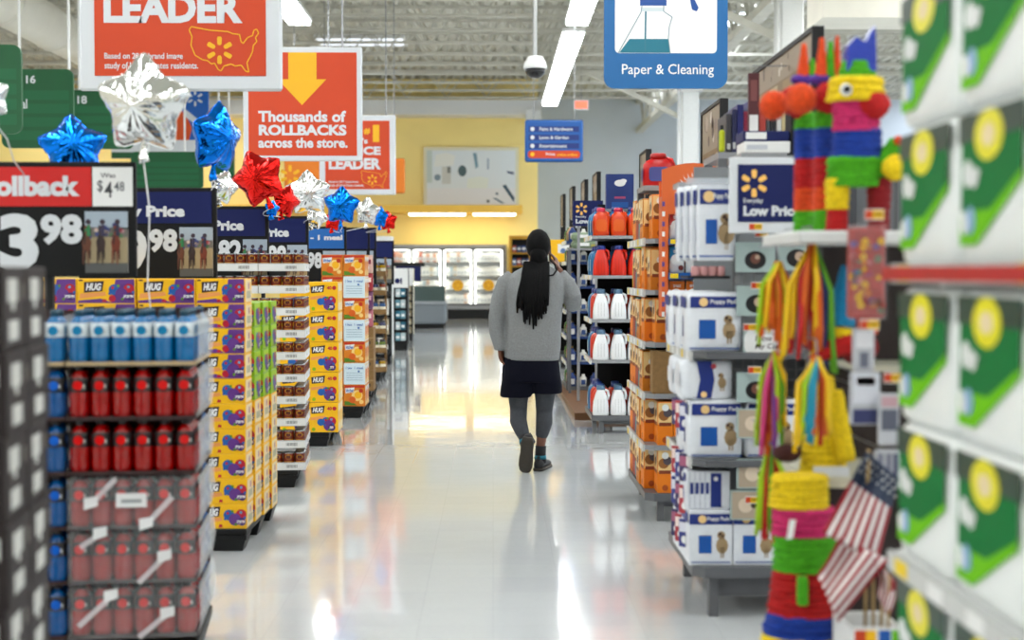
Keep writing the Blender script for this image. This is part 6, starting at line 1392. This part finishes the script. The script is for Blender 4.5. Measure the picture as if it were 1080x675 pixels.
# --- grey packs below
def grey_pack(x0, x1, y0, y1, Y, label, cols):
    a = W(x0, y1, Y); c_ = W(x1, y0, Y); r = thing('hanging_pack', label, 'pack', a); b = MB(); b.box(a.x, c_.x, Y - .01, Y + .012, a.z, c_.z, mat('pack_grey', (196, 198, 204), .35), .006); f = Face(b, (a.x, Y - .0105, a.z), (c_.x - a.x, 0, 0), (0, 0, c_.z - a.z), (0, -1, 0))
    for (u0, v0, u1, v1, cc) in cols: f.rect(u0, v0, u1, v1, col(cc), 1)
    b.build('pack', r); b = MB(); mx = (a.x + c_.x) / 2; b.tube([(mx, Y, c_.z - .01), (mx, Y + .1, c_.z - .005), (mx, RY + .18, c_.z - .005)], .003, M_WIRE, 5); b.build('peg_hook', r)
grey_pack(899, 922, 346, 392, 4.05, 'pale grey pack under the toy bag', [(.1, .55, .9, .92, (222, 222, 226)), (.3, .1, .7, .45, (120, 124, 140))])
grey_pack(896, 928, 392, 448, 4.03, 'grey pack with navy bottom under the pale pack', [(.08, .4, .92, .95, (214, 216, 224)), (.08, .03, .92, .3, (54, 60, 110)), (.2, .75, .8, .9, (150, 70, 80))])
grey_pack(926, 948, 415, 470, 4.00, 'small pink grey pack hanging beside the white towels', [(.1, .3, .9, .7, (100, 104, 120)), (.1, .75, .9, .95, (206, 170, 176))])
grey_pack(922, 948, 474, 515, 4.06, 'striped grey pack above the flags', [(.1, .1, .3, .9, (150, 152, 170)), (.45, .1, .65, .9, (150, 152, 170)), (.75, .1, .9, .9, (60, 64, 110))])
# --- small flags on sticks
m_fr = mat('flag_red', (170, 24, 44), .6); m_fw = mat('flag_white', (228, 226, 224), .6); m_fb = mat('flag_navy', (44, 58, 84), .6)
def flag(name_label, q, Y, canton, wave, stick):
    """q = px corners (u0v0, u1v0, u0v1, u1v1); stripes run along v"""
    o0 = W(q[0][0], q[0][1], Y); r = thing('small_flag', name_label, 'flag', o0); nu, nv = 26, 14; vs = []
    for i in range(nu + 1):
        for j in range(nv + 1):
            u, v = i / nu, j / nv; px = (q[0][0] * (1 - u) + q[1][0] * u) * (1 - v) + (q[2][0] * (1 - u) + q[3][0] * u) * v; py = (q[0][1] * (1 - u) + q[1][1] * u) * (1 - v) + (q[2][1] * (1 - u) + q[3][1] * u) * v
            py += wave[1] * math.sin(math.pi * v) * (1 - .4 * u); px += wave[0] * math.sin(math.pi * v)
            vs.append(W(px, py, Y + .025 * math.sin(5 * u + 2 * v) + .012 * math.sin(9 * u - 3 * v)))
    b = MB(); b.v = vs; mr, mw, mb_ = b.mi(m_fr), b.mi(m_fw), b.mi(m_fb)
    for i in range(nu):
        for j in range(nv):
            b.f.append((i * (nv + 1) + j, (i + 1) * (nv + 1) + j, (i + 1) * (nv + 1) + j + 1, i * (nv + 1) + j + 1)); b.sm.append(True)
            b.m.append(mb_ if (canton and j / nv < .30) else (mr if (i // 2) % 2 == 0 else mw))
    cl = b.build('cloth', r); sm = cl.modifiers.new('thickness', 'SOLIDIFY'); sm.thickness = .0015
    if canton:
        b = MB()
        for a in range(7):
            for d in range(3):
                i = 2 + a * 4 - (d % 2) * 2; j = 1 + d; p = vs[min(max(i, 0), nu) * (nv + 1) + j]; f = Face(b, p + Vector((-.003, -.006, -.003)), (.006, 0, 0), (0, 0, .006), (0, -1, 0)); f.spark(.5, .5, .6, m_fw, 1, .8)
        o = b.build('stars', r); o['kind'] = 'stuff'
    b = MB(); b.tube([W(*stick[0], Y + .03), W(*stick[1], Y + .03)], .005, mat('wood_dowel', (190, 160, 110), .6, noise=.1), 8); b.build('stick', r)
flag('upper small striped flag with starry navy corner', [(914, 476), (948, 504), (867, 562), (925, 594)], 3.95, True, (0, 0), ((916, 474), (912, 690)))
flag('lower drooping striped flag under the starry one', [(886, 566), (938, 590), (862, 606), (884, 656)], 3.92, False, (-4, 8), ((921, 588), (921, 690)))
flag('folded striped flag flap hanging at the right of the flags', [(920, 588), (944, 612), (926, 628), (936, 652)], 3.9, False, (4, 0), ((932, 600), (928, 690)))
a = W(890, 694, 3.95); c_ = W(944, 656, 3.95); r = thing('flag_holder', 'white flag holder box at the bottom with bright sticker', 'box', a)
b = MB(); b.box(a.x, c_.x, 3.88, 3.90, a.z, c_.z, M_WHITE); b.box(a.x, c_.x, 4.06, 4.08, a.z, c_.z, M_WHITE); b.box(a.x, a.x + .01, 3.9, 4.06, a.z, c_.z, M_WHITE); b.box(c_.x - .01, c_.x, 3.9, 4.06, a.z, c_.z, M_WHITE); b.box(a.x, c_.x, 3.88, 4.08, a.z - .01, a.z, M_WHITE); b.build('box', r)
b = MB(); f = Face(b, (a.x, 3.88, a.z), (c_.x - a.x, 0, 0), (0, 0, c_.z - a.z), (0, -1, 0)); f.rect(.08, .5, .3, .95, mat('tag_red', (226, 84, 50), .5), 1); f.rect(.3, .5, .5, .95, m_hy, 1); f.rect(.55, .4, .78, .95, m_psq, 1); f.rect(.8, .5, .98, .95, m_tl, 1); b.build('sticker', r)
b = MB(); b.box(a.x + .02, c_.x - .02, 3.92, 4.05, .151, a.z - .01, M_STEEL); b.build('stand', r)
# red pennant poking out to the right
b = MB(); p = [W(940, 612, 3.86), W(968, 617, 3.86), W(940, 624, 3.86)]; b.add([*p, *[v + Vector((0, .004, 0)) for v in p]], [(0, 2, 1), (3, 4, 5), (0, 1, 4, 3), (1, 2, 5, 4), (2, 0, 3, 5)], m_fr); b.tube([W(938, 606, 3.863), W(936, 690, 3.9)], .004, MATS['wood_dowel'], 6); tag(b.build('pennant'), 'red pennant tip poking out in front of white towels', 'pennant')

# ================================================================== THE PERSON
PYD = 10.36
def P(px, py, dy=0.0): return W(px, py, PYD + dy)
SC = PYD / 1500
def remeshed(b, name, parent, mt, vox=.009, smooth=6, disp=0.0):
    me = b.mesh(name); o = bpy.data.objects.new(name, me); C.objects.link(o)
    m = o.modifiers.new('r', 'REMESH'); m.mode = 'VOXEL'; m.voxel_size = vox; m.use_smooth_shade = True
    s = o.modifiers.new('s', 'SMOOTH'); s.iterations = smooth; s.factor = .5
    dg = bpy.context.evaluated_depsgraph_get(); dg.update()
    me2 = bpy.data.meshes.new_from_object(o.evaluated_get(dg)); me2.name = name
    bpy.data.objects.remove(o); bpy.data.meshes.remove(me)
    me2.materials.clear(); me2.materials.append(mt)
    for p in me2.polygons: p.use_smooth = True; p.material_index = 0
    o = bpy.data.objects.new(name, me2); C.objects.link(o)
    if parent is not None:
        o.parent = parent; me2.transform(Matrix.Translation(-Vector(parent.location)))
    return o
def ell(px, py, hw, dep, dy=0.0, n_=24, p=.8):
    c = P(px, py, dy); return [(c.x + hw * SC * math.copysign(abs(math.cos(t)) ** p, math.cos(t)), c.y + dep * math.copysign(abs(math.sin(t)) ** p, math.sin(t)), c.z) for t in [2 * math.pi * j / n_ for j in range(n_)]]
M_SKIN = mat('brown_skin', (110, 70, 52), .5, noise=.08, nscale=20); M_HAIR = mat('black_hair', (6, 6, 8), .7, bump=.5, nscale=150, spec=.15)
M_SWEAT = mat('grey_sweatshirt', (124, 127, 129), .9, noise=.10, nscale=90, bump=.25); M_SHORTS = mat('navy_shorts', (9, 11, 28), .85, bump=.2, nscale=20, spec=.15); M_LEG = mat('charcoal_leggings', (50, 54, 60), .8, noise=.15, nscale=80)
M_SHOE = mat('dark_shoe', (26, 27, 30), .6); M_SOLE = mat('olive_sole', (58, 52, 44), .7, noise=.15, nscale=60); M_SOCK = mat('black_sock', (20, 20, 26), .8); M_TEAL = mat('teal_stripe', (30, 120, 140), .7)
root = thing('person', 'person in grey sweatshirt and navy shorts walking away, phone held to ear', 'person', (P(562, 480).x, PYD, 0))
# joints
LS, LE, LW_ = P(535, 293, .02), P(523.5, 334, -.02), P(527.5, 367, -.02)
RS_, RE, RW = P(594, 294, .02), P(604.5, 322, .04), P(589, 284, .08)
LH, LK, LA = P(549, 396, .0), P(547, 432, .03), P(553, 464, -.14)
RH, RK, RA = P(575, 396, .0), P(574, 434, .04), P(570, 470, .0)
b = MB()
b.loft([ell(561, 395, 27, .10), ell(560, 378, 26, .10), ell(561, 350, 25, .095), ell(563, 315, 28, .105), ell(565, 297, 28, .095), ell(566, 288, 20, .075), ell(567, 282, 10, .055, .01), ell(567, 272, 8.2, .055, .02)], M_SKIN)
hc = P(568, 262, .025); b.ball(hc, .1, M_SKIN, 24, 16, .76, .96, 1.18)
b.ball(hc + Vector((.012, .05, -.055)), .062, M_SKIN, 16, 10, .85, 1, .95)                       # jaw
b.tube([hc + Vector((.01, .09, .02)), hc + Vector((.012, .118, -.02)), hc + Vector((.012, .1, -.035))], [.01, .016, .014], M_SKIN, 8)   # nose
for sgn in (-1, 1): b.ball(hc + Vector((sgn * .076, .0, -.012)), .026, M_SKIN, 10, 8, .4, .8, 1.2)   # ears
b.tube([LS, LE, LW_], [.05, .042, .028], M_SKIN, 12); b.tube([RS_, RE, RW], [.05, .042, .028], M_SKIN, 12)
b.tube([LH, LK, P(546.5, 444, -.02), P(550.5, 455, -.09), LA], [.082, .052, .05, .04, .034], M_SKIN, 14); b.tube([RH, RK, P(574, 446, .005), P(572, 456, -.005), RA, P(570, 485, 0)], [.082, .052, .05, .04, .034, .036], M_SKIN, 14)
# left hand hanging, relaxed
def hand(wr, ax, sd, pl, curl, k=1.0):
    """wr wrist, ax towards the fingers, sd towards the thumb side, pl palm normal"""
    ax, sd, pl = ax.normalized(), sd.normalized(), pl.normalized(); n_ = 10; rings = []
    for t, w_, d_ in ((-.02, .026, .022), (.02, .034, .018), (.05, .042, .017), (.085, .042, .014)):
        c = wr + ax * t; rings.append([c + sd * w_ * k * math.cos(2 * math.pi * j / n_) + pl * d_ * k * math.sin(2 * math.pi * j / n_) for j in range(n_)])
    b.loft(rings, M_SKIN)
    for q, (off, L) in enumerate(((.031, .07), (.0105, .08), (-.0105, .074), (-.031, .058))):
        p = wr + ax * .078 + sd * off; pts = [p]; d = ax.copy()
        for s_ in (.42, .32, .26):
            d = (d * math.cos(curl) + pl * math.sin(curl)).normalized(); pts.append(pts[-1] + d * L * s_)
        b.tube(pts, [.0098, .0092, .0084, .0068], M_SKIN, 8)
    p = wr + ax * .02 + sd * .03; b.tube([p, p + ax * .025 + sd * .022 + pl * .006, p + ax * .055 + sd * .03 + pl * .016, p + ax * .078 + sd * .026 + pl * .026], [.013, .0115, .010, .008], M_SKIN, 8)
hand(LW_, Vector((.12, .05, -1)), Vector((.35, .93, .03)), Vector((1, -.35, 0)), .42)
hand(RW, Vector((-.3, .1, 1)), Vector((-.2, -.95, 0)), Vector((-1, .05, -.3)), .32)
remeshed(b, 'body', root, M_SKIN, .0068, 3)
# face on the far side of the head
b = MB()
for sgn in (-1, 1): b.ball(hc + Vector((.012 + sgn * .03, .092, .012)), .012, M_WHITE, 10, 8)
b.build('eyes', root)
b = MB(); b.tube([hc + Vector((-.012, .105, -.062)), hc + Vector((.012, .113, -.065)), hc + Vector((.036, .105, -.062))], [.004, .008, .004], mat('lips', (120, 60, 56), .5), 8); b.build('mouth', root)
# sweatshirt
b = MB()
b.loft([ell(561, 379, 28, .13), ell(561, 374, 29.5, .138), ell(561.5, 366, 30, .145), ell(562.5, 345, 29.5, .145), ell(563.5, 322, 30, .145), ell(564, 304, 31.5, .135), ell(565, 293, 30, .115), ell(566, 286, 23, .09), ell(567, 280.5, 13, .075, .01)], M_SWEAT)
b.tube([P(541, 291, .01), P(533, 298, .005), P(526.5, 316, -.01), LE, P(523.5, 350, -.022), P(526.5, 362, -.022), P(527.5, 368, -.02)], [.055, .064, .061, .058, .054, .048, .042], M_SWEAT, 16)
b.tube([P(590, 291, .01), P(597, 299, .01), P(603, 312, .03), P(605, 321, .05), P(601, 309, .07), P(594.5, 294, .08), P(590.5, 288, .08)], [.055, .068, .070, .068, .06, .052, .046], M_SWEAT, 16)
remeshed(b, 'sweatshirt', root, M_SWEAT, .008, 4)
b = MB(); b.loft([ell(561, 380, 27.5, .126), ell(561, 379, 28.8, .134), ell(561, 374.5, 29.6, .139), ell(561, 373.5, 29, .136)], M_SWEAT); b.build('hem_band', root)
b = MB(); b.tube([LW_ + Vector((0, -.003, .02)), LW_ + Vector((0, .004, -.008))], [.046, .043], M_SWEAT, 16); b.build('cuff', root)
b = MB(); rr_ = [P(567 + 11.5 * math.cos(t), 281.5 - 1.8 * math.sin(t) * 0, .01 + .068 * math.sin(t)) for t in [2 * math.pi * j / 20 for j in range(21)]]; b.tube(rr_, .012, M_SWEAT, 8); b.build('collar', root)
# shorts
b = MB()
b.loft([ell(560, 374, 28, .125), ell(560, 384, 30, .135), ell(560, 394, 31, .14), ell(560, 402, 31, .135)], M_SHORTS)
b.loft([ell(546, 396, 16, .12), ell(545, 408, 17, .12, .01), ell(544, 417, 17, .115, .015), ell(544, 418.5, 16, .11, .015)], M_SHORTS)
b.loft([ell(575, 396, 16, .12), ell(576, 406, 17, .12, .01), ell(576.5, 413, 16.5, .115, .015), ell(576.5, 414.5, 15.5, .11, .015)], M_SHORTS)
remeshed(b, 'shorts', root, M_SHORTS, .009, 4)
# leggings
b = MB(); b.tube([P(548, 408, .01), P(546.5, 422, .02), LK, P(546.5, 444, -.02), P(550.5, 455, -.09), P(553, 461.5, -.125)], [.084, .072, .063, .064, .052, .042], M_LEG, 18); remeshed(b, 'legging', root, M_LEG, .008, 4)
b = MB(); b.tube([P(575, 408, .01), P(574.5, 422, .025), RK, P(574, 446, .005), P(572, 456, -.005), P(571, 461, 0)], [.084, .07, .061, .062, .05, .042], M_LEG, 18); remeshed(b, 'legging', root, M_LEG, .008, 4)
# socks and shoes
b = MB(); b.tube([P(570.5, 470, 0), P(570, 478, 0), P(570, 488, .0)], [.039, .04, .042], M_SOCK, 16); s1 = b.build('sock', root)
b = MB(); b.tube([P(570, 480, 0), P(570, 484, 0)], [.0425, .0432], M_TEAL, 16); b.build('sock_stripe', s1)
b = MB(); b.tube([P(552.5, 460, -.115), P(553.5, 464, -.145), P(554.5, 469, -.165)], [.041, .04, .041], M_SOCK, 16); s2 = b.build('sock', root)
b = MB(); b.tube([P(553.5, 464.5, -.147), P(554, 467, -.158)], [.0425, .043], M_TEAL, 16); b.build('sock_stripe', s2)
SHOE_SEC = ((0, .030, .055, .0), (.03, .038, .075, .0), (.08, .041, .082, .0), (.13, .04, .066, .0), (.18, .046, .05, .0), (.235, .046, .04, .0), (.27, .036, .032, .0), (.285, .02, .02, .0))
def shoe(heel, fwd, up, name_lab):
    fwd = fwd.normalized(); up = (up - fwd * up.dot(fwd)).normalized(); sd = fwd.cross(up); n_ = 14
    r_ = []; so = []
    for t, w_, h_, _ in SHOE_SEC:
        c = heel + fwd * t; ring = []
        for j in range(n_):
            a = 2 * math.pi * j / n_; y = math.sin(a); ring.append(c + sd * w_ * math.copysign(abs(math.cos(a)) ** .7, math.cos(a)) * (1 if y < .2 else .8) + up * (.02 + (h_ * .5) * (1 + math.copysign(abs(y) ** .7, y))))
        r_.append(ring)
        so.append([c + sd * (w_ + .006) * math.copysign(abs(math.cos(2 * math.pi * j / n_)) ** .6, math.cos(2 * math.pi * j / n_)) + up * (.013 + .013 * math.copysign(abs(math.sin(2 * math.pi * j / n_)) ** .5, math.sin(2 * math.pi * j / n_))) for j in range(n_)])
    b = MB(); b.loft(r_, M_SHOE); o = b.build('shoe', root); b = MB(); b.loft(so, M_SOLE); b.build('sole', o)
    b = MB(); c = heel + fwd * .07 + up * .09; b.tube([c + sd * .038, c + fwd * .05 + up * .0, c - sd * .038, c - fwd * .055 + up * .012, c + sd * .038], .009, M_SHOE, 8); b.build('collar', o)
g = P(568, 498, -.05); shoe(Vector((g.x - .005, PYD - .06, .001)), Vector((.28, 1, 0)), Vector((0, 0, 1)), '')
toe = Vector((P(555, 498).x, P(555, 498).y - .1, .012)); hl = P(556, 464, -.20); fw = (toe - hl).normalized()
shoe(toe - fw * .272 + Vector((0, -.03, .0)), fw + Vector((-.05, 0, 0)), Vector((.22, 1, .15)), '')
# hair: cap, gathered tail of locs and a loose loop
b = MB(); rr = random.Random(4); tab = [[rr.uniform(.985, 1.02) for _ in range(26)] for _ in range(20)]
b.ball(hc + Vector((-.002, -.018, .026)), .112, M_HAIR, 26, 18, .80, .95, 1.02, wob=lambda j, k: tab[k][j]); b.ball(hc + Vector((-.005, -.085, -.045)), .058, M_HAIR, 16, 10, 1.0, .8, 1.1); b.ball(hc + Vector((.0, -.07, -.085)), .066, M_HAIR, 16, 10, 1.0, .7, 1.2); b.build('hair_cap', root)
for k in range(44):
    t = (k % 22) / 21; lay = k // 22; ex = 547.5 + 31 * t + rr.uniform(-1, 1); ln = 324 + 14 * math.sin(math.pi * min(1, t * 1.1)) + rr.uniform(-6, 10) - lay * 8
    tx = 553.5 + 25 * t
    p0 = P(tx, 276, -.055 - .02 * lay); p1 = P(tx * .55 + ex * .45, 294, -.10 - .022 * lay - .02 * math.sin(math.pi * t)); p2 = P(ex, 312, -.135 - .02 * lay - .015 * math.sin(math.pi * t)); p3 = P(ex + rr.uniform(-1.5, 1.5), ln, -.15 - .015 * lay)
    b = MB(); b.tube([p0, p1, p2, p2.lerp(p3, .5) + Vector((rr.uniform(-.006, .006), 0, 0)), p3], [.0085, .0105, .0105, .0095, .006], M_HAIR, 6); b.build('loc', root)
b = MB(); b.tube([P(575, 276, -.06), P(575.5, 286, -.10), P(578, 291, -.12), P(583.5, 290, -.11), P(587, 285, -.07), P(585, 279, -.03), P(580, 274, .02)], [.007] * 7, M_HAIR, 6); b.build('loc', root)
# phone at the ear
b = MB(); c_ = P(579.5, 267, .07); n_ = Vector((1, -.1, .1)).normalized(); u = Vector((0, .45, .9)).normalized(); v = n_.cross(u)
b.slab([(-.035, -.072), (.035, -.072), (.038, -.068), (.038, .068), (.035, .072), (-.035, .072), (-.038, .068), (-.038, -.068)], c_, v, u, n_, .009, mat('phone_black', (16, 16, 18), .25)); tag(b.build('phone'), "black phone held to the walking person's right ear", 'phone')
